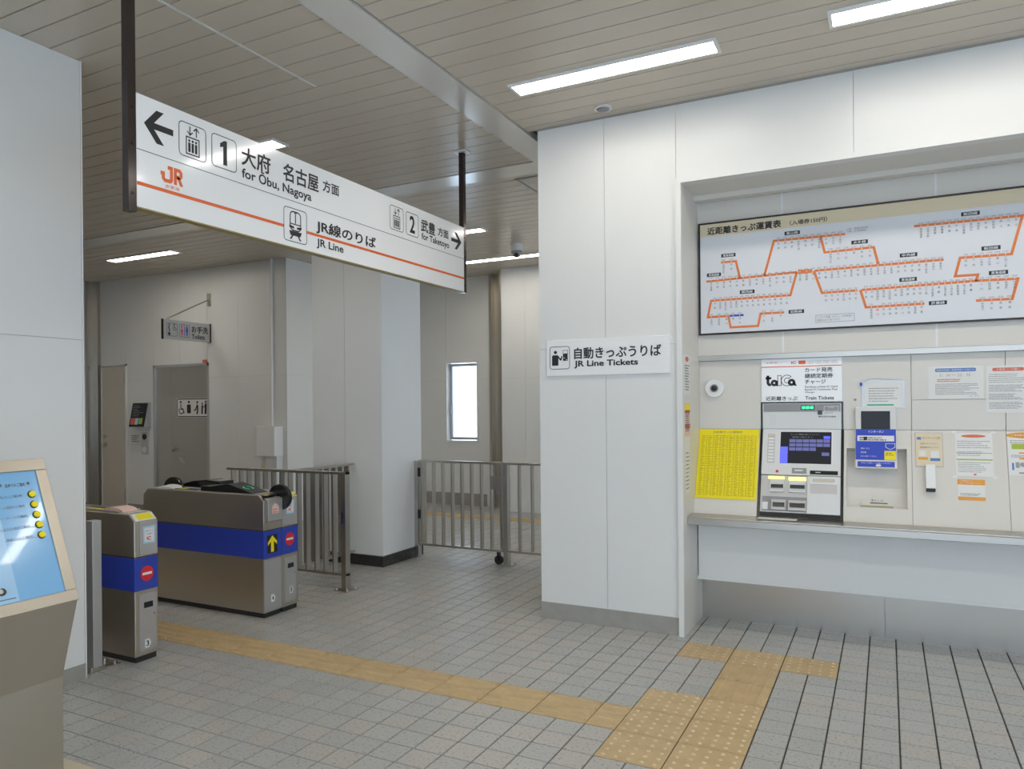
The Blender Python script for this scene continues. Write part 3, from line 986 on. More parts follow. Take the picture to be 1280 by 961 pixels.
q.text('こどもの半額、ただし、10円未満の', -0.41, -0.195, 2.119, 2.132, Z, 1)
q.text('端数は切り捨てます。', -0.41, -0.27, 2.099, 2.112, Z, 1)
q.text('上段　美濃太田経由', -0.225, -0.10, 2.692, 2.704, Z, 1)
q.text('下段　多治見経由', -0.225, -0.11, 2.676, 2.688, Z, 1)
q.build('note', 'text2', fc)


# ------------------------------------------------------------------ ticket machine and its header board
hb = thing('machine_header_board', 'white board with black logo lettering above the ticket machine', 'sign', (0, YB, 0), FACE_S)
MB().box(-0.770, -0.262, 1.560, 1.855, 0.001, 0.010).build('board', 'signwhite', hb)
Z = 0.0108
q = MB().text('JR東海', -0.741, -0.668, 1.822, 1.834, Z, 1).rect(-0.770, -0.265, 1.7975, 1.8035, Z).rect(-0.53, -0.485, 1.815, 1.839, Z)
q.build('orange_print', 'orange', hb)
MB().text('IC', -0.576, -0.545, 1.818, 1.836, Z, 2, 0.03).build('red_print', 'red', hb)
q = MB()
for k in range(4):
    a = -0.472 + k * 0.048
    q.rrect(a, a + 0.038, 1.817, 1.835, 0.004, 0.0012, Z).text('対応', a + 0.006, a + 0.032, 1.821, 1.831, Z, 1)
q.build('small_marks', 'grey', hb)
q = MB(True)
q.text('カード発売', -0.491, -0.320, 1.758, 1.790, Z, 2, 0.012)
q.text('継続定期券', -0.491, -0.316, 1.718, 1.750, Z, 2, 0.012)
q.text('チャージ', -0.490, -0.361, 1.678, 1.708, Z, 2, 0.012)
q.text('Purchase a New IC Card', -0.491, -0.291, 1.653, 1.666, Z, 1, 0.01)
q.text('Renew IC Commuter Pass', -0.491, -0.291, 1.635, 1.648, Z, 1, 0.01)
q.text('Charge', -0.491, -0.432, 1.615, 1.629, Z, 1, 0.01)
q.text('近距離きっぷ', -0.743, -0.538, 1.568, 1.598, Z, 2, 0.012)
q.text('Train Tickets', -0.490, -0.312, 1.572, 1.596, Z, 2, 0.012)
q.cut()
# logo: heavy t, a, a; outlined I, C
q.stroke([(-0.728, 1.742), (-0.728, 1.69), (-0.722, 1.680), (-0.708, 1.676)], 0.018, Z)
q.rect(-0.743, -0.706, 1.716, 1.731, Z)
q.arc(-0.687, 1.690, 0.0145, 0, 6.2832, 0.016, Z, 20).rect(-0.673, -0.664, 1.668, 1.706, Z)
q.stroke([(-0.664, 1.672), (-0.642, 1.672), (-0.642, 1.741), (-0.664, 1.741)], 0.004, Z, True)
q.arc(-0.604, 1.706, 0.037, 0.75, 5.5, 0.004, Z, 20).arc(-0.604, 1.706, 0.017, 0.75, 5.5, 0.004, Z, 16)
q.stroke([(-0.579, 1.732), (-0.592, 1.718)], 0.004, Z).stroke([(-0.592, 1.694), (-0.579, 1.680)], 0.004, Z)
q.arc(-0.575, 1.692, 0.0155, 0, 6.2832, 0.017, Z + 0.0003, 20).flat([(-0.562, 1.708), (-0.552, 1.69), (-0.542, 1.667), (-0.566, 1.672)], Z + 0.0003)
q.build('lettering', 'black', hb)

tm = thing('ticket_machine', 'grey ticket vending machine with a blue touch screen set in the counter wall', 'ticket machine', (0, YB, 0), FACE_S)
MB().box(-0.778, -0.256, 1.372, 1.558, -0.02, 0.003).build('surround', 'blackgloss', tm)
MB().box(-0.764, -0.268, 1.374, 1.548, 0.0, 0.014).build('upper_housing', 'light', tm, bevel=0.003)
MB().box(-0.757, -0.273, 1.492, 1.545, 0.0142, 0.017).build('grey_header', 'mid', tm)
MB().box(-0.517, -0.431, 1.503, 1.533, 0.0172, 0.019).build('status_lamp_bezel', 'blackgloss', tm)
for k in range(3):
    MB().box(-0.510 + k * 0.026, -0.490 + k * 0.026, 1.510, 1.527, 0.0192, 0.021).build('status_lamp', 'ledgreen', tm)
MB().stroke([(-0.372, 1.495), (-0.286, 1.495), (-0.286, 1.527), (-0.372, 1.527)], 0.003, 0.0176, True).text('大府駅', -0.35, -0.31, 1.513, 1.524, 0.0176, 1).build('machine_plate', 'light', tm)
MB().box(-0.412, -0.384, 1.471, 1.499, 0.0172, 0.0185).build('sensor', 'blackgloss', tm)
MB().text('■係員呼出連絡', -0.407, -0.30, 1.452, 1.463, 0.0148, 1, 0.01).text('（お知らせ）', -0.375, -0.32, 1.478, 1.486, 0.0148, 1).build('lettering', 'text2', tm)
for k in range(6):
    MB().box(-0.666, -0.419, 1.398 + k * 0.0145, 1.4005 + k * 0.0145, 0.0142, 0.0155).build('louvre', 'pink' if k < 0 else 'offwhite', tm)
q = MB()
for a in range(6):
    for b in range(6):
        q.disc(-0.715 + a * 0.007, 1.40 + b * 0.0125, 0.0015, 0.0146, 6)
q.build('speaker_holes', 'mid', tm)
OFS = Matrix.Translation((0, 1.37, 0)) @ Matrix.Rotation(-LEAN, 4, 'X')


def lp(mbb, name, m, parent=tm, bevel=0.0):
    """part on the sloping front, given in console coordinates"""
    v = [OFS @ Vector(p) for p in mbb.v]
    t = MB().add(v, mbb.f)
    return t.build(name, m, parent, bevel=bevel)


lp(MB().box(-0.778, -0.256, -0.631, -0.001, -0.03, 0.003), 'surround', 'blackgloss')
lp(MB().box(-0.762, -0.270, -0.327, -0.002, 0.0, 0.014), 'screen_housing', 'light', bevel=0.003)
b = lp(MB().box(-0.652, -0.318, -0.254, -0.017, 0.014, 0.0155), 'screen_bezel', 'white')
lp(MB().box(-0.645, -0.327, -0.247, -0.024, 0.0155, 0.0165), 'screen', 'screen')
lp(MB().rect(-0.643, -0.597, -0.245, -0.13, 0.0172), 'screen_blue_area', 'scrlit')
lp(MB().rect(-0.375, -0.335, -0.072, -0.052, 0.0172), 'screen_blue_key', 'scrlit')
for r_, n in ((-0.088, 6), (-0.117, 6), (-0.146, 4)):
    for k in range(n):
        lp(MB().rect(-0.588 + k * 0.0425, -0.549 + k * 0.0425, r_ - 0.011, r_ + 0.012, 0.0172), 'screen_key', 'scrkey')
lp(MB().rect(-0.385, -0.34, -0.19, -0.167, 0.0172), 'screen_key', 'scrkey')
lp(MB().text('きっぷの種類を選んでください', -0.58, -0.40, -0.048, -0.036, 0.0174, 1).text('画面に触れると', -0.57, -0.44, -0.066, -0.056, 0.0174, 1), 'screen_text', 'grey')
for k in range(9):
    lp(MB().box(-0.722, -0.686, -0.058 - k * 0.0226, -0.043 - k * 0.0226, 0.014, 0.019), 'select_button', 'pink' if k == 0 else 'white')
lp(MB().box(-0.727, -0.681, -0.246, -0.038, 0.0141, 0.0152), 'button_strip', 'silver')
lp(MB().cyl((-0.660, -0.305, 0.014), (-0.660, -0.305, 0.02), 0.009, 14), 'call_button', 'red')
lp(MB().box(-0.567, -0.476, -0.316, -0.278, 0.014, 0.016), 'coin_slot_plate', 'mid')
lp(MB().box(-0.55, -0.50, -0.300, -0.290, 0.016, 0.018), 'coin_slot', 'light')
lp(MB().box(-0.455, -0.286, -0.319, -0.293, 0.0141, 0.017), 'card_slot_cover', 'blackgloss')
lp(MB().box(-0.42, -0.39, -0.308, -0.303, 0.017, 0.018), 'card_slot_mark', 'light')
lp(MB().box(-0.762, -0.470, -0.585, -0.331, 0.0, 0.006), 'dispenser_housing', 'silver', bevel=0.002)
lp(MB().box(-0.470, -0.270, -0.586, -0.331, 0.0, 0.016), 'door_panel', 'light', bevel=0.003)
lp(MB().box(-0.714, -0.614, -0.357, -0.340, 0.006, 0.014), 'lit_strip', 'ledyellow')
lp(MB().box(-0.585, -0.480, -0.363, -0.342, 0.006, 0.014), 'lit_strip', 'ledyellow')
for a, b in ((-0.703, -0.614), (-0.582, -0.480)):
    lp(MB().box(a, b, -0.447, -0.369, 0.006, 0.020), 'slot_housing', 'light', bevel=0.002)
    lp(MB().box(a + 0.008, b - 0.004, -0.422, -0.398, 0.0202, 0.028), 'ticket_slot', 'blackgloss')
lp(MB().box(-0.749, -0.470, -0.575, -0.478, 0.006, 0.010), 'return_tray', 'mid')
for a, b in ((-0.689, -0.599), (-0.584, -0.474)):
    lp(MB().box(a, b, -0.572, -0.502, 0.010, 0.026), 'tray_housing', 'silver', bevel=0.002)
    lp(MB().box(a + 0.010, b - 0.006, -0.552, -0.522, 0.0262, 0.031), 'tray_mouth', 'blackgloss')
lp(MB().box(-0.747, -0.712, -0.570, -0.520, 0.010, 0.018), 'tray_button', 'light')
lp(MB().box(-0.448, -0.293, -0.386, -0.340, 0.0162, 0.021), 'bill_slot_frame', 'white')
lp(MB().box(-0.438, -0.302, -0.372, -0.348, 0.0212, 0.023), 'bill_slot', 'beige')
lp(MB().box(-0.452, -0.290, -0.447, -0.388, 0.0162, 0.018), 'door_recess', 'silver')
lp(MB().box(-0.760, -0.272, -0.612, -0.589, 0.0032, 0.006), 'bottom_slot', 'rubber')

# loose sheet on the counter below the machine
o = MB().box(0, 0.24, 0, 0.075, 0, 0.0015).build('counter_notice', 'paper')
o.location = (-0.76, 5.27, 0.7902)
tag(o, 'white notice sheet lying on the steel counter below the ticket machine', 'notice')


# ------------------------------------------------------------------ notices helpers
def scribble(q, x0, x1, y0, y1, z, n, h=None, gap=0.3, rag=0.35):
    st = (y1 - y0) / n
    h = h or st * (1 - gap)
    for k in range(n):
        y = y1 - (k + 1) * st
        x = x0
        e = x1 - rng.random() * rag * (x1 - x0)
        while x < e:
            w = h * rng.uniform(0.5, 3.2)
            q.rect(x, min(x + w, e), y, y + h * rng.uniform(0.75, 1.0), z)
            x += w + h * rng.uniform(0.25, 0.5)
    return q


def sheet(name, label, x0, x1, y0, y1, lean, m='paper', th=0.002, cat='notice', rotz=0.0):
    t = thing(name, label, cat, (FOLD if lean else (0, YB, 0)), FACE_L if lean else FACE_S)
    MB().box(x0, x1, y0, y1, 0.0006, th).build('sheet', m, t)
    return t


# yellow station list left of the machine
t = sheet('fare_list_board', 'bright yellow fare list board left of the ticket machine', -1.196, -0.788, -0.512, -0.004, True, 'yellow', 0.006, 'notice')
q = MB()
for c in range(8):
    x = -1.178 + c * 0.0475
    scribble(q, x, x + 0.028, -0.488, -0.045, 0.0068, 40, 0.0042, rag=0.5)
    scribble(q, x + 0.031, x + 0.042, -0.488, -0.045, 0.0068, 40, 0.0042, rag=0.1)
q.build('small_print', 'olive', t)
MB().text('近距離きっぷ運賃表', -1.10, -0.90, -0.033, -0.018, 0.0068, 1).build('title', 'text2', t)

# round camera
t = thing('wall_camera', 'round white wall camera with a black lens above the yellow list', 'camera', (-1.088, YB, 1.661), FACE_S)
MB().cyl((0, 0, 0), (0, 0, 0.03), 0.068, 28, 0.064).build('housing', 'white', t, bevel=0.004)
MB().cyl((0.0, 0, 0.03), (0.0, 0, 0.036), 0.029, 24).build('lens_ring', 'mid', t)
MB().dome((0, 0, 0.036), (0, 0, 1), 0.021, 0.016, 18, 4).build('lens', 'blackgloss', t, True)

# posters on the side panel of the recess
for nm, lab, y0, y1, z0, z1, m in (
        ('side_notice', 'tall narrow white notice with a red oval on the side panel of the counter recess', 5.125, 5.30, 1.615, 1.885, 'paper'),
        ('side_notice', 'narrow notice with a yellow head and pink body on the counter side panel', 5.14, 5.292, 1.335, 1.555, 'pink'),
        ('side_notice', 'lowest narrow cream notice on the side panel of the counter recess', 5.135, 5.285, 0.945, 1.325, 'paper')):
    t = thing(nm, lab, 'notice', (-1.2, y0, z0), FACE_E, 'notices on the side panel')
    w, h = y1 - y0, z1 - z0
    MB().box(0, w, 0, h, 0.0004, 0.0015).build('sheet', m, t)
    scribble(MB(), 0.02, w - 0.015, 0.03, h * 0.78, 0.0022, 10, 0.008).build('small_print', 'text2', t)
    if z0 > 1.6:
        MB().disc(w / 2, h - 0.03, 0.05, 0.0022, 20, 0.018).build('oval_mark', 'redp', t)
    elif z0 > 1.3:
        MB().rect(0, w, h - 0.045, h, 0.0022).build('yellow_head', 'yellow', t)
        MB().rect(0, w, h - 0.065, h - 0.046, 0.0022).rect(0, w, 0.05, 0.08, 0.0022).build('brown_band', 'redp', t)

# memo board and intercom
t = thing('memo_board', 'clear plastic sleeve with a memo hanging above the intercom', 'notice', (-0.145, YB, 1.51), FACE_S)
MB().box(0, 0.25, 0, 0.185, 0.001, 0.004).build('sleeve', 'silver', t)
MB().box(0.018, 0.235, 0.004, 0.170, 0.0042, 0.006).build('sheet', 'paper', t)
MB().box(0.03, 0.185, 0.018, 0.028, 0.0062, 0.0068).build('green_bar', 'greenp', t)
scribble(MB(), 0.04, 0.21, 0.045, 0.145, 0.0066, 6, 0.006).build('small_print', 'fine', t)
MB().box(-0.012, 0.004, 0.15, 0.17, 0.004, 0.014).build('clip', 'panelblue', t)
q = MB()
pts = [(0.01, 0.172), (0.04, 0.192), (0.09, 0.196), (0.16, 0.186), (0.24, 0.182)]
for a, b in zip(pts[:-1], pts[1:]):
    q.cyl((*a, 0.004), (*b, 0.004), 0.0012, 6)
q.build('cord', 'grey', t)
o = MB().cyl((0, 0, 0), (0, 0, 0.008), 0.0085, 12).build('screw_head', 'grey')
o.location = (-0.185, YB, 1.569)
o.rotation_euler = FACE_S
tag(o, 'small round screw head on the wall left of the memo sleeve', 'screw')

t = thing('intercom', 'white intercom with a dark window and blue instruction panel', 'intercom', (0, YB, 0), FACE_S)
MB().box(-0.184, 0.056, 1.352, 1.519, 0.001, 0.034).build('upper_housing', 'offwhite', t, bevel=0.004)
MB().box(-0.150, 0.018, 1.372, 1.493, 0.0342, 0.0355).build('window', 'screen', t)
lp(MB().box(-0.184, 0.056, -0.271, 0.006, 0.001, 0.034), 'lower_housing', 'offwhite', t, 0.004)
lp(MB().box(-0.181, 0.050, -0.215, -0.008, 0.0342, 0.037), 'instruction_panel', 'panelblue', t)
lp(MB().box(-0.170, 0.042, -0.262, -0.226, 0.0342, 0.036), 'lower_label', 'panelblue', t)
lp(MB().box(-0.172, 0.040, -0.090, -0.052, 0.0372, 0.038), 'white_strip', 'white', t)
lp(MB().box(-0.016, 0.049, -0.214, -0.154, 0.0372, 0.038), 'yellow_label', 'yellow', t)
q = MB().text('インターホン', -0.11, -0.018, -0.034, -0.016, 0.0378, 1, 0.01).text('御用の方は', -0.152, -0.10, -0.145, -0.134, 0.0378, 1).text('受話器', -0.152, -0.12, -0.171, -0.160, 0.0378, 1).text('ボタンを押してください', -0.152, -0.06, -0.198, -0.187, 0.0378, 1)
q.disc(-0.05, -0.252, 0.016, 0.0368, 16, 0.008).text('ボタンを押してお話しください', -0.15, 0.02, -0.242, -0.232, 0.0366, 1)
q.stroke([(-0.008, -0.105), (0.044, -0.105), (0.044, -0.13), (0.018, -0.145), (-0.008, -0.13)], 0.003, 0.0378, True)
lp(q, 'white_lettering', 'white', t)
lp(scribble(MB(), -0.16, 0.03, -0.085, -0.057, 0.0386, 2, 0.008), 'small_print', 'text2', t)
lp(MB().rect(-0.135, -0.115, -0.085, -0.06, 0.0387), 'hand_mark', 'black', t)
lp(scribble(MB(), -0.01, 0.042, -0.185, -0.162, 0.0387, 2, 0.006), 'yellow_label_print', 'text2', t)

t = thing('ticket_tray', 'small clear stand with a yellow strip in the recess below the intercom', 'stand', FOLD, FACE_L)
MB().box(-0.155, 0.032, -0.519, -0.503, -0.068, -0.022).build('base', 'base', t)
MB().box(-0.150, 0.028, -0.503, -0.440, -0.06, -0.056).build('plate', 'wallc', t)
MB().rect(-0.132, 0.01, -0.500, -0.490, -0.0552).build('yellow_strip', 'ledyellow' if False else 'yellow', t)
MB().text('落とし口', -0.095, -0.025, -0.466, -0.452, -0.0552, 1).rect(-0.10, 0.0, -0.480, -0.474, -0.0552).build('lettering', 'black', t)

# QR plate (codes left blank), white box below it
t = sheet('payment_notice', 'framed cream notice plate above the white dispenser box', 0.157, 0.310, -0.243, -0.017, True, 'silver', 0.004)
MB().box(0.162, 0.305, -0.238, -0.022, 0.0042, 0.0052).build('cream_face', 'cream', t)
q = MB().text('ICカードチャージのご案内', 0.197, 0.295, -0.062, -0.046, 0.006, 1).text('お知らせください', 0.185, 0.28, -0.098, -0.085, 0.006, 1).text('乗車案内はこちら', 0.185, 0.285, -0.122, -0.11, 0.006, 1)
q.build('lettering', 'text2', t)
MB().rect(0.168, 0.19, -0.066, -0.048, 0.006).rect(0.238, 0.292, -0.205, -0.188, 0.006).build('blue_mark', 'bluep', t)
MB().rect(0.172, 0.226, -0.198, -0.182, 0.006).build('orange_mark', 'orangep', t)
MB(True).rect(0.178, 0.216, -0.176, -0.136, 0.006).cut().rect(0.242, 0.286, -0.183, -0.14, 0.006).build('blank_square', 'paper', t)
t = thing('dispenser_box', 'small white tall dispenser box fixed to the sloping wall', 'dispenser', FOLD, FACE_L)
MB().box(0.210, 0.263, -0.392, -0.238, 0.001, 0.045).build('box', 'white', t, bevel=0.003)
MB().box(0.212, 0.261, -0.404, -0.3922, 0.003, 0.042).build('black_foot', 'rubber', t)

# wall notices
t = sheet('hours_notice', 'white notice with a blue heading and opening hours pinned to the upper counter wall', 0.234, 0.530, 1.568, 1.772, False)
MB().rrect(0.272, 0.490, 1.738, 1.760, 0.008, 0, 0.0026, True).build('blue_heading', 'bluep', t)
MB().text('自動券売機の営業時間のお知らせ', 0.28, 0.482, 1.743, 1.755, 0.0032, 1).build('heading_text', 'paper', t)
q = MB().text('5：30 ～ 22：55', 0.297, 0.462, 1.708, 1.725, 0.0026, 1)
scribble(q, 0.272, 0.505, 1.595, 1.668, 0.0026, 8, 0.0042)
q.text('JR東海　緒川駅', 0.45, 0.505, 1.580, 1.588, 0.0026, 1)
q.build('small_print', 'fine', t)
scribble(MB(), 0.283, 0.44, 1.676, 1.698, 0.0026, 2, 0.006).build('red_text', 'redp', t)
t = sheet('warning_notice', 'white taped notice with a red heading and dense lines on the upper counter wall', 0.542, 0.760, 1.480, 1.768, False)
MB().rrect(0.575, 0.735, 1.735, 1.755, 0.008, 0, 0.0026, True).build('red_heading', 'redp', t)
MB().text('お客様へのお願い', 0.595, 0.715, 1.740, 1.751, 0.0032, 1).build('heading_text', 'paper', t)
q = MB()
for k, (a, b) in enumerate(((1.665, 1.725), (1.61, 1.655), (1.56, 1.60), (1.505, 1.55))):
    scribble(q, 0.556, 0.745, a, b, 0.0026, 5, 0.0045)
q.build('small_print', 'fine', t)
t = sheet('sleeve_notice', 'white sheet in a clear sleeve with a lime line on the sloping wall', 0.374, 0.570, -0.296, -0.018, True)
MB().disc(0.472, -0.038, 0.065, 0.0026, 24, 0.010).build('red_oval', 'redp', t)
q = scribble(MB(), 0.385, 0.56, -0.115, -0.06, 0.0026, 4, 0.005)
scribble(q, 0.385, 0.56, -0.165, -0.13, 0.0026, 3, 0.0045)
scribble(q, 0.385, 0.56, -0.27, -0.20, 0.0026, 6, 0.0045)
q.rect(0.378, 0.566, -0.150, -0.146, 0.0026)
q.build('small_print', 'fine', t)
MB().rect(0.379, 0.566, -0.194, -0.186, 0.0026).build('lime_line', 'lime', t)
MB().rect(0.466, 0.48, -0.288, -0.28, 0.0026).build('red_mark', 'red', t)
q = MB()
for x, y in ((0.368, -0.012), (0.576, -0.012), (0.368, -0.302), (0.576, -0.302)):
    q.box(x - 0.012, x + 0.012, y - 0.008, y + 0.008, 0.002, 0.0028)
q.build('tape', 'paper', t)
t = sheet('code_card', 'small white card with orange bands below the sleeved sheet', 0.380, 0.521, -0.447, -0.316, True, 'paper')
MB().rect(0.380, 0.521, -0.350, -0.316, 0.0026).rect(0.380, 0.521, -0.447, -0.425, 0.0026).build('orange_band', 'orangep', t)
MB().text('ご利用案内サイト', 0.39, 0.46, -0.332, -0.322, 0.0032, 1).text('左記より簡単検索できます', 0.39, 0.50, -0.345, -0.336, 0.0032, 1).build('white_text', 'paper', t)
scribble(MB(), 0.392, 0.505, -0.418, -0.40, 0.0026, 2, 0.006).build('small_print', 'fine', t)
t = sheet('travel_poster', 'poster with an orange oval heading beside the sleeved sheet', 0.645, 0.83, -0.282, -0.012, True)
MB().disc(0.735, -0.030, 0.095, 0.0026, 24, 0.019).build('orange_oval', 'orangep', t)
MB().text('ご利用ください', 0.665, 0.80, -0.036, -0.024, 0.0032, 1, 0.01).build('heading_text', 'paper', t)
MB().rect(0.665, 0.815, -0.118, -0.085, 0.0026).build('lime_box', 'lime', t)
MB().rect(0.70, 0.74, -0.146, -0.137, 0.0026).rect(0.70, 0.74, -0.182, -0.173, 0.0026).build('orange_mark', 'orangep', t)
q = scribble(MB(), 0.658, 0.82, -0.08, -0.055, 0.0026, 2, 0.006)
scribble(q, 0.66, 0.81, -0.170, -0.150, 0.0026, 2, 0.006)
q.disc(0.715, -0.215, 0.014, 0.0026, 14).rect(0.68, 0.70, -0.235, -0.20, 0.0026).rect(0.695, 0.735, -0.272, -0.262, 0.0026)
q.build('small_print', 'fine', t)
MB().rect(0.662, 0.672, -0.25, -0.205, 0.0026).build('blue_mark', 'bluep', t)


# ------------------------------------------------------------------ ticket gates
def no_entry(q1, q2, cy, cz, r, x):
    n = 24
    q1.add([(x, cy + r * math.cos(2 * math.pi * i / n), cz + r * math.sin(2 * math.pi * i / n)) for i in range(n)], [tuple(range(n))])
    q2.add([(x + 0.0006, cy - r * .72, cz - r * .16), (x + 0.0006, cy + r * .72, cz - r * .16), (x + 0.0006, cy + r * .72, cz + r * .16), (x + 0.0006, cy - r * .72, cz + r * .16)], [(0, 1, 2, 3)])


def east(mbb, x, y0, z0):
    """local sheet coordinates (u right, v up) to the gate front plane (faces +X)"""
    return MB().add([(x + c, y0 + a, z0 + b) for a, b, c in mbb.v], mbb.f)


def gate_body(t, w, L=1.31, y0=0.0, h=0.905, hf=0.862):
    prof = [(0, 0.035), (0, hf), (-0.05, h), (-L + 0.05, h), (-L, h - 0.05), (-L, 0.035)]
    MB().prism_y(prof, y0 + 0.001, y0 + w - 0.001).build('body', 'steeld', t, bevel=0.004)
    MB().box(-L + 0.01, -0.008, y0 + 0.01, y0 + w - 0.01, 0.0, 0.0345).build('plinth', 'rubber', t)


def ic_sticker(t, y, z, x=0.001):
    q = MB().rect(0, 0.085, 0, 0.105, 0)
    east(q, x, y, z).build('sticker', 'ltblue', t)
    q = MB().rect(0.008, 0.077, 0.010, 0.095, 0.0006)
    east(q, x, y, z).build('sticker_face', 'paper', t)
    q = MB().text('IC', 0.024, 0.055, 0.018, 0.042, 0.0012, 2, 0.03)
    east(q, x, y, z).build('sticker_mark', 'red', t)
    q = MB().text('対応カード', 0.016, 0.07, 0.07, 0.083, 0.0012, 1).text('のみ使用可', 0.018, 0.066, 0.052, 0.063, 0.0012, 1)
    east(q, x, y, z).build('sticker_text', 'bluep', t)


def number_tag(t, y, z, n, x=0.001):
    q = MB().flat([(-0.018, -0.027), (0.012, -0.027), (0.024, 0), (0.012, 0.027), (-0.018, 0.027)], 0)
    east(q, x, y, z).build('number_tag', 'paper', t)
    q = MB().text(n, -0.010, 0.010, -0.017, 0.017, 0.0006, 3, 0.02)
    east(q, x, y, z).build('number', 'black', t)


def access_door(t, y0, y1, z0, z1):
    MB().box(0.0006, 0.004, y0, y1, z0, z1).build('access_door', 'silver', t, bevel=0.001)
    MB().box(0.0042, 0.007, (y0 + y1) / 2 - 0.03, (y0 + y1) / 2 + 0.032, z1 - 0.085, z1 - 0.05).build('door_handle', 'blackgloss', t)
    MB().cyl((0.004, y1 - 0.02, z1 - 0.13), (0.010, y1 - 0.02, z1 - 0.13), 0.006, 8).build('keyhole', 'steel', t)


def blue_band(t, w, L, y0=0.0):
    MB().box(-L - 0.0015, 0.0015, y0 - 0.0005, y0 + w + 0.0005, 0.435, 0.638).build('blue_band', 'blue', t, bevel=0.002)
    MB().box(-L - 0.001, 0.001, y0 - 0.0003, y0 + w + 0.0003, 0.639, 0.645).build('band_strip', 'rubber', t)  # thin black strip standing just proud of the body


# single gate number 3
t = thing('ticket_gate', 'narrow steel ticket gate numbered 3 with a blue band and no-entry mark', 'ticket gate', (-4.045, 3.078, 0))
gate_body(t, 0.168, 1.31)
blue_band(t, 0.168, 1.31)
MB().box(0.0006, 0.005, 0.038, 0.163, 0.655, 0.853).build('upper_door', 'silver', t, bevel=0.001)
ic_sticker(t, 0.060, 0.72, 0.0056)
q1, q2 = MB(), MB()
no_entry(q1, q2, 0.088, 0.535, 0.047, 0.0025)
q1.build('no_entry_disc', 'red', t)
q2.build('no_entry_bar', 'paper', t)
access_door(t, 0.03, 0.155, 0.06, 0.41)
number_tag(t, 0.085, 0.105, '3', 0.005)
q = MB()
q.add([(0.001, 0.012, 0.8635), (0.001, 0.158, 0.8635), (-0.046, 0.158, 0.9045), (-0.046, 0.012, 0.9045)], [(0, 1, 2, 3)])
q.build('front_edge', 'white', t)
MB().add([(-0.006, 0.036, 0.8705), (-0.006, 0.146, 0.8705), (-0.041, 0.146, 0.9015), (-0.041, 0.036, 0.9015)], [(0, 1, 2, 3)]).build('yellow_label', 'yellow', t)
MB().box(-0.14, -0.060, 0.008, 0.160, 0.906, 0.909).box(-1.2, -0.15, 0.010, 0.020, 0.906, 0.918).box(-1.2, -0.15, 0.148, 0.158, 0.906, 0.918).build('top_rail', 'silver', t)
MB().box(-0.58, -0.34, 0.045, 0.13, 0.906, 0.909).build('black_guide', 'rubber', t)
MB().box(-0.56, -0.36, 0.07, 0.10, 0.9092, 0.9102).build('yellow_guide', 'yellow', t)
q = MB()
n = 10
pts = [(-0.34, 0.906)] + [(-0.24 + 0.10 * math.cos(math.pi - math.pi * k / n), 0.906 + 0.03 * math.sin(math.pi * k / n)) for k in range(1, n)] + [(-0.14, 0.906)]
q.prism_y(pts, 0.03, 0.14).build('guide_hump', 'pink', t)

# double gate, numbers 4 and 5
t = thing('double_ticket_gate', 'wide double steel ticket gate numbered 4 and 5 with a blue band and yellow arrow', 'ticket gate', (-4.052, 4.168, 0))
gate_body(t, 0.187, 1.31, 0.0, 0.905, 0.862)
gate_body(t, 0.178, 1.31, 0.189, 0.895, 0.875)
blue_band(t, 0.1865, 1.31)
blue_band(t, 0.1785, 1.31, 0.1895)
# entrance box of unit 4
prof = [(0.001, 0.705), (0.02, 0.705), (0.036, 0.715), (0.036, 0.872), (0.001, 0.884)]
MB().prism_y(prof, 0.012, 0.165).build('entry_box', 'silver', t, bevel=0.003)
q = MB().flat([(-0.035, 0), (0.035, 0), (0.035, 0.055), (0, 0.08), (-0.035, 0.055)], 0)
east(q, 0.0368, 0.088, 0.765).build('house_label', 'pink', t)
q = scribble(MB(), -0.026, 0.028, 0.008, 0.045, 0.0006, 2, 0.01)
east(q, 0.0368, 0.088, 0.765).build('label_print', 'redp', t)
MB().box(0.0006, 0.004, 0.20, 0.36, 0.655, 0.865).build('upper_door', 'silver', t, bevel=0.001)
ic_sticker(t, 0.238, 0.74, 0.0046)
MB().add([(0.004, 0.195, 0.8665), (0.004, 0.36, 0.8665), (-0.035, 0.36, 0.897), (-0.035, 0.195, 0.897)], [(0, 1, 2, 3)]).build('yellow_label', 'yellow', t)
q = MB().rect(0.036, 0.142, 0.472, 0.606, 0)
east(q, 0.0022, 0, 0).build('arrow_plate', 'black', t)
q = MB().flat([(0.089, 0.600), (0.136, 0.553), (0.136, 0.528), (0.104, 0.556), (0.104, 0.478), (0.074, 0.478), (0.074, 0.556), (0.042, 0.528), (0.042, 0.553)], 0)
east(q, 0.0030, 0, 0).build('yellow_arrow', 'yellow', t)
q1, q2 = MB(), MB()
no_entry(q1, q2, 0.275, 0.545, 0.05, 0.0025)
q1.build('no_entry_disc', 'red', t)
q2.build('no_entry_bar', 'paper', t)
MB().box(0.0006, 0.003, 0.005, 0.182, 0.045, 0.425).build('lower_panel', 'silver', t)
access_door(t, 0.215, 0.345, 0.07, 0.41)
number_tag(t, 0.088, 0.135, '4', 0.0036)
number_tag(t, 0.285, 0.155, '5', 0.0046)
MB().box(-1.25, -0.06, 0.006, 0.182, 0.906, 0.910).build('top_plate', 'silver', t)
MB().box(-1.25, -0.06, 0.198, 0.360, 0.896, 0.902).build('top_plate', 'silver', t)
MB().prism_y([(-0.66, 0.911), (-0.66, 0.948), (-0.56, 0.948), (-0.37, 0.975), (-0.11, 0.911)], 0.012, 0.175).build('card_reader', 'blackgloss', t, bevel=0.002)
sl = math.atan2(-0.064, 0.26)
rd = MB()
for k in range(2):
    rd.arc(0.0, 0.0, 0.036, 0.4 + k * math.pi, 2.7 + k * math.pi, 0.010, 0)
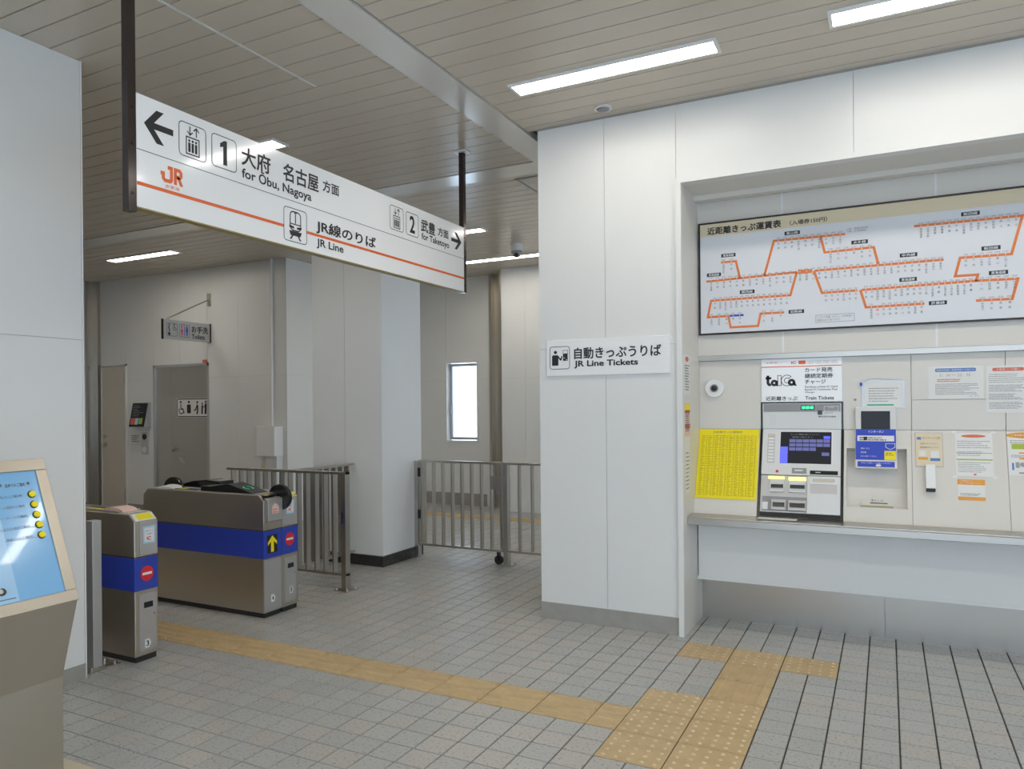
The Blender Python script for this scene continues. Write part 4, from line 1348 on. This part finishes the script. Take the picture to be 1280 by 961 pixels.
rdm = Matrix.Translation((-0.24, 0.093, 0.9445)) @ Matrix.Rotation(-sl, 4, 'Y')
MB().add([rdm @ Vector((x, y, 0)) for x, y, z in rd.v], rd.f).build('reader_ring', 'icgreen', t)
MB().prism_y([(-1.20, 0.903), (-0.98, 0.955), (-0.82, 0.972), (-0.665, 0.962), (-0.665, 0.935), (-0.83, 0.930), (-0.83, 0.903)], 0.205, 0.355).build('card_reader', 'blackgloss', t, bevel=0.002)
MB().box(-0.80, -0.67, 0.215, 0.345, 0.9635, 0.968).build('reader_cap', 'mid', t)
for x, y, z in ((-1.10, 0.10, 0.895), (-0.005, 0.10, 0.875)):
    n = 28
    q = MB()
    a = [(x + 0.108 * math.cos(2 * math.pi * k / n), z + 0.098 * math.sin(2 * math.pi * k / n)) for k in range(n)]
    q.prism_y(a, y + 0.012 + (0.055 if x > -0.5 else 0), y + 0.045 + (0.055 if x > -0.5 else 0)).build('flap_hub', 'blackgloss', t, bevel=0.008)
n = 16
MB().add([(-1.07 + 0.095 * math.cos(2 * math.pi * k / n), 0.108, 0.915 + 0.022 * math.sin(2 * math.pi * k / n)) for k in range(n)] +
         [(-1.07 + 0.095 * math.cos(2 * math.pi * k / n), 0.02, 0.911 + 0.012 * math.sin(2 * math.pi * k / n)) for k in range(n)],
         [tuple(range(n - 1, -1, -1)), tuple(range(n, 2 * n))] + [(k, (k + 1) % n, n + (k + 1) % n, n + k) for k in range(n)]).build('white_guide', 'paper', t)
MB().box(-0.98, -0.74, 0.03, 0.10, 0.9102, 0.913).build('ticket_mouth', 'rubber', t)
MB().box(-0.97, -0.87, 0.045, 0.085, 0.9132, 0.914).build('yellow_guide', 'yellow', t)
MB().box(-0.055, -0.01, 0.03, 0.15, 0.892, 0.900).build('front_mouth', 'blackgloss', t)
MB().box(-0.045, -0.015, 0.04, 0.08, 0.9002, 0.902).build('yellow_mark', 'yellow', t)


# ------------------------------------------------------------------ barriers
def fence(name, label, loc, rotz, length, pitch, posts=(), h=1.0, zb=0.12, cat='fence', bar=(0.012, 0.055), first=0.05, pl=0.075):
    t = thing(name, label, cat, loc, (0, 0, rotz))
    MB().box(0, length, -0.03, 0.03, h - 0.022, h).build('top_rail', 'steel', t, bevel=0.002)
    MB().box(0, length, -0.03, 0.03, zb, zb + 0.022).build('bottom_rail', 'steel', t, bevel=0.002)
    me = MB().box(-bar[0] / 2, bar[0] / 2, -bar[1] / 2, bar[1] / 2, zb + 0.022, h - 0.022).mesh('slat', 'steel')
    x = first
    while x < length - 0.02:
        link('slat', me, t, (x, 0, 0))
        x += pitch
    for p in posts:
        q = MB().box(p - 0.025, p + 0.025, -0.031, 0.031, 0.008, h - 0.0)
        po = q.build('post', 'steel', t, bevel=0.002)
        MB().box(p - pl, p + 0.075, -0.075, 0.075, 0.0, 0.008).build('base_plate', 'steel', po)
        for a in (-0.055, 0.055) if pl > 0.06 else (0.055,):
            for b in (-0.055, 0.055):
                MB().cyl((p + a, b, 0.008), (p + a, b, 0.022), 0.009, 6).build('bolt', 'steel', po)
    return t


fence('barrier_fence', 'steel slat barrier directly behind the double ticket gate', (-5.42, 5.14, 0), 0, 1.38, 0.0985, (1.355,), first=0.06)
fence('barrier_fence', 'short steel slat barrier running from the gate barrier back to the pillar', (-4.66, 5.18, 0), H90, 0.83, 0.0985)
sg = fence('swing_gate', 'steel slat swing gate on a caster between the pillar and the passage post', (-4.262, 6.62, 0), 0, 0.955, 0.111, (), cat='gate', zb=0.125, first=0.055)
MB().box(0.0, 0.02, -0.025, 0.025, 0.147, 0.978).build('side_bar', 'steel', sg)
MB().box(0.93, 0.95, -0.025, 0.025, 0.147, 0.978).build('side_bar', 'steel', sg)
MB().box(0.84, 0.945, -0.045, -0.031, 0.735, 0.865).build('lock_plate', 'steel', sg)
c = MB().cyl((0.905, -0.012, 0.045), (0.905, 0.012, 0.045), 0.045, 18).build('caster_wheel', 'rubber', sg)
MB().box(0.895, 0.915, -0.026, 0.026, 0.088, 0.125).cyl((0.905, -0.026, 0.045), (0.905, 0.026, 0.045), 0.012, 10).box(0.895, 0.915, -0.028, -0.016, 0.04, 0.09).build('caster_fork', 'blackgloss', sg)
for z in (0.40, 0.83):
    MB().box(-0.003, 0.022, -0.045, -0.031, z, z + 0.09).build('hinge', 'blackgloss', sg)
fence('barrier_fence', 'steel slat barrier with a post joining the blank white ticket wall', (-3.268, 6.62, 0), 0, 1.1, 0.135, (0.0,), first=0.14, zb=0.13, pl=0.025)
t = thing('gate_post', 'square steel hinge post standing against the pillar', 'post', (-4.292, 6.62, 0))
MB().box(-0.025, 0.025, -0.031, 0.031, 0.008, 0.99).build('post', 'steel', t, bevel=0.002)
MB().box(-0.07, 0.026, -0.07, 0.07, 0, 0.008).build('base_plate', 'steel', t)
t = thing('guard_post', 'square steel guard post between the white wall edge and gate 3', 'post', (-4.2025, 2.92, 0))
MB().box(-0.0325, 0.0325, -0.03, 0.03, 0.010, 0.885).build('post', 'silver', t, bevel=0.003)
MB().box(-0.05, 0.075, -0.08, 0.12, 0.0, 0.010).build('base_plate', 'steel', t)
for a, b in ((0.058, -0.06), (0.058, 0.09), (-0.038, 0.09)):
    MB().cyl((a, b, 0.01), (a, b, 0.03), 0.011, 8).build('bolt', 'steel', t)
# white terminal on a post beyond the fence
t = thing('wall_box', 'white box on a column against the toilet wall with a cable pipe above', 'box', (-7.36, 7.75, 0))
MB().box(-0.12, 0.20, -0.17, -0.001, 0.905, 1.30).build('box', 'white', t, bevel=0.004)
MB().box(-0.21, -0.121, -0.14, -0.001, 0.905, 1.30).build('side_strip', 'offwhite', t, bevel=0.003)  # separate off-white piece along the left side of the box
MB().box(-0.02, 0.19, -0.12, -0.001, 0.01, 0.904).build('column', 'light', t, bevel=0.004)
MB().box(-0.06, 0.22, -0.16, -0.001, 0.0, 0.01).build('foot', 'steel', t)
MB().cyl((0.03, -0.022, 1.30), (0.03, -0.022, ZC - 0.001), 0.02, 10).build('cable_pipe', 'white', t)
MB().box(-0.15, -0.021, -0.06, -0.03, 0.72, 0.78).build('tag', 'cream', t)

# ------------------------------------------------------------------ guide stand at the left edge
KL = math.atan2(0.23, 0.567)
t = thing('guide_stand', 'steel guide stand with a sloping pale blue panel and yellow buttons', 'kiosk', (-2.91, 1.0, 0))
KW = 0.95
MB().prism_y([(-0.10, 0.0), (-0.10, 0.45), (0.0, 0.775), (-0.23, 1.342), (-0.27, 1.342), (-0.27, 0.95), (-0.40, 0.6), (-0.40, 0.0)], 0, KW).build('cabinet', 'steeld', t, bevel=0.004)
KM = Matrix.Translation((0, 0, 0.775)) @ (Matrix.Rotation(H90, 4, 'Z') @ Matrix.Rotation(H90 - KL, 4, 'X'))


def kp(mbb, name, m, bevel=0.0):
    return MB().add([KM @ Vector(p) for p in mbb.v], mbb.f).build(name, m, t, bevel=bevel)


q = MB()
for a, b, c, d in ((0.0, KW, 0.0, 0.046), (0, KW, 0.563, 0.612), (0, 0.045, 0.046, 0.563), (KW - 0.045, KW, 0.046, 0.563)):
    q.box(a, b, c, d, 0.0005, 0.012)
kp(q, 'panel_frame', 'steeld', 0.002)
kp(MB().box(0.045, KW - 0.045, 0.046, 0.563, 0.0005, 0.004), 'panel', 'kioskblue')
kp(MB().rect(0.05, 0.726, 0.05, 0.40, 0.0046), 'pale_field', 'kioskblue2')
for k in range(5):
    v = 0.463 - k * 0.0432
    kp(MB().cyl((0.868, v, 0.0042), (0.868, v, 0.0065), 0.016, 18), 'button_ring', 'blackgloss')
    kp(MB().cyl((0.868, v, 0.0065), (0.868, v, 0.014), 0.0122, 18), 'button', 'yellow')
q = MB()
q.text('音声でのご案内', 0.772, 0.852, 0.500, 0.516, 0.005, 1, 0.012).disc(0.755, 0.512, 0.007, 0.005, 12).disc(0.865, 0.511, 0.007, 0.005, 12)
for k, (s, w) in enumerate((('構内案内のご案内', 0.15), ('お手洗い・ホーム階段のご案内', 0.17), ('エレベーターのご案内', 0.14), ('きっぷうりばのご案内', 0.13), ('改札口のご案内', 0.10))):
    q.text(s, 0.83 - w, 0.83, 0.456 - k * 0.0432, 0.468 - k * 0.0432, 0.005, 1)
q.rect(0.60, 0.715, 0.062, 0.066, 0.005)
q.rect(0.72, 0.852, 0.3265, 0.3275, 0.005).rect(0.72, 0.852, 0.2835, 0.2845, 0.005)
q.stroke([(0.3, 0.1), (0.5, 0.1), (0.5, 0.3), (0.3, 0.3)], 0.006, 0.005, True).stroke([(0.1, 0.2), (0.3, 0.2)], 0.006, 0.005).stroke([(0.5, 0.25), (0.66, 0.25), (0.66, 0.15)], 0.006, 0.005)
kp(q, 'lettering', 'text2')
kp(MB().cyl((0.668, 0.095, 0.0042), (0.668, 0.095, 0.012), 0.014, 16), 'speaker_knob', 'blackgloss')
kp(MB().cyl((0.662, 0.097, 0.0121), (0.662, 0.097, 0.013), 0.009, 14), 'knob_cap', 'silver')

o = MB().box(0, 0.075, 0, 0.21, 0.0004, 0.006).build('wall_plate', 'white', bevel=0.002)
o.location = (-4.10, 2.575, 0.75)
o.rotation_euler = FACE_E
tag(o, 'small blank white cover plate on the wall behind the guide stand', 'plate')

# ------------------------------------------------------------------ toilet wall furniture
t = thing('toilet_sign', 'silver projecting sign reading Toilets with pink and blue figures', 'sign', (-8.5, 6.93, 2.485), FACE_E)
MB().box(0.012, 0.80, 0.0, 0.262, -0.025, 0.0).build('sign_box', 'silver', t, bevel=0.003)
MB().box(0.0, 0.012, -0.004, 0.266, -0.028, 0.004).box(0.80, 0.835, -0.004, 0.266, -0.05, 0.004).build('end_cap', 'blackgloss', t)
Z = 0.0012
q = MB().text('お手洗', 0.475, 0.765, 0.115, 0.21, Z, 2, 0.02).text('Toilets', 0.478, 0.705, 0.03, 0.098, Z, 2, 0.02)
q.rrect(0.065, 0.235, 0.045, 0.215, 0.02, 0.005, Z).rrect(0.27, 0.44, 0.045, 0.215, 0.02, 0.005, Z).rect(0.352, 0.358, 0.06, 0.20, Z)
q.disc(0.105, 0.195, 0.011, Z, 10).stroke([(0.105, 0.18), (0.095, 0.15), (0.118, 0.12)], 0.014, Z)
q.disc(0.185, 0.20, 0.010, Z, 10).stroke([(0.185, 0.19), (0.188, 0.16), (0.212, 0.155), (0.22, 0.135)], 0.009, Z).arc(0.192, 0.145, 0.022, 2.3, 5.8, 0.007, Z)
q.disc(0.105, 0.105, 0.011, Z, 10).rrect(0.085, 0.125, 0.055, 0.09, 0.01, 0, Z, True)
q.build('lettering', 'black', t)
q = MB().disc(0.312, 0.185, 0.014, Z, 12).flat([(0.312, 0.172), (0.288, 0.115), (0.302, 0.115), (0.302, 0.065), (0.322, 0.065), (0.322, 0.115), (0.336, 0.115)], Z)
q.build('pink_figure', 'pinkpic', t)
q = MB().disc(0.398, 0.185, 0.014, Z, 12).flat([(0.378, 0.17), (0.418, 0.17), (0.418, 0.115), (0.41, 0.115), (0.41, 0.065), (0.386, 0.065), (0.386, 0.115), (0.378, 0.115)], Z)
q.build('blue_figure', 'bluepic', t)
MB().cyl((0.10, 0.262, -0.022), (0.10, 0.285, -0.022), 0.018, 12).cyl((0.10, 0.28, -0.022), (0.80, 0.61, -0.022), 0.011, 10).build('bracket_rod', 'steeld', t)
MB().box(0.795, 0.8195, 0.52, 0.70, -0.05, 0.006).build('wall_bracket', 'steeld', t)

t = thing('tactile_map', 'small dark tilted guide map on the wall between the two toilet wall doors', 'guide map', (-10.13, 7.75, 1.275), FACE_S)
MB().prism_x([(0, 0), (0, 0.12), (0.37, 0.04), (0.37, 0)], 0, 0.35).build('stand', 'silver', t)
tl = math.atan2(0.08, 0.37)
TM = Matrix.Translation((0, 0, 0.1205)) @ Matrix.Rotation(-tl, 4, 'X')


def tp(mbb, name, m):
    MB().add([TM @ Vector(p) for p in mbb.v], mbb.f).build(name, m, t)


tp(MB().box(0.008, 0.342, 0.008, 0.37, 0.0, 0.004), 'plate', 'screen')
tp(MB().rect(0.03, 0.13, 0.04, 0.14, 0.005), 'red_field', 'redp')
tp(MB().rect(0.13, 0.20, 0.04, 0.14, 0.005), 'blue_field', 'ltblue')
tp(MB().rect(0.21, 0.29, 0.05, 0.14, 0.005), 'green_field', 'lime')
tp(scribble(MB(), 0.04, 0.30, 0.17, 0.35, 0.005, 7, 0.008, rag=0.7), 'small_print', 'grey')
t = thing('wall_intercom', 'narrow silver call panel with round buttons left of the steel toilet door', 'intercom', (-9.965, 7.75, 0.865), FACE_S)
MB().box(0, 0.125, 0, 0.335, 0.0005, 0.02).build('plate', 'silver', t, bevel=0.003)
MB().cyl((0.062, 0.265, 0.02), (0.062, 0.265, 0.026), 0.045, 18).build('speaker', 'blackgloss', t)
MB().cyl((0.062, 0.07, 0.02), (0.062, 0.07, 0.028), 0.042, 18).build('call_button', 'white', t)
t = thing('toilet_notice', 'small pale notice left of the narrow silver call panel', 'notice', (-10.235, 7.75, 0.885), FACE_S)
MB().box(0, 0.22, 0.15, 0.29, 0.0005, 0.003).box(0, 0.22, 0, 0.135, 0.0005, 0.003).build('sheet', 'offwhite', t)
scribble(MB(), 0.02, 0.20, 0.165, 0.28, 0.0036, 4, 0.014).build('small_print', 'text2', t)

o = MB().box(0, 0.09, 0, 0.045, 0.0005, 0.003).build('door_label', 'redp')
o.location = (-8.66, 7.738, 2.202)
o.rotation_euler = FACE_S
tag(o, 'tiny red label at the top corner of the steel toilet door', 'label')
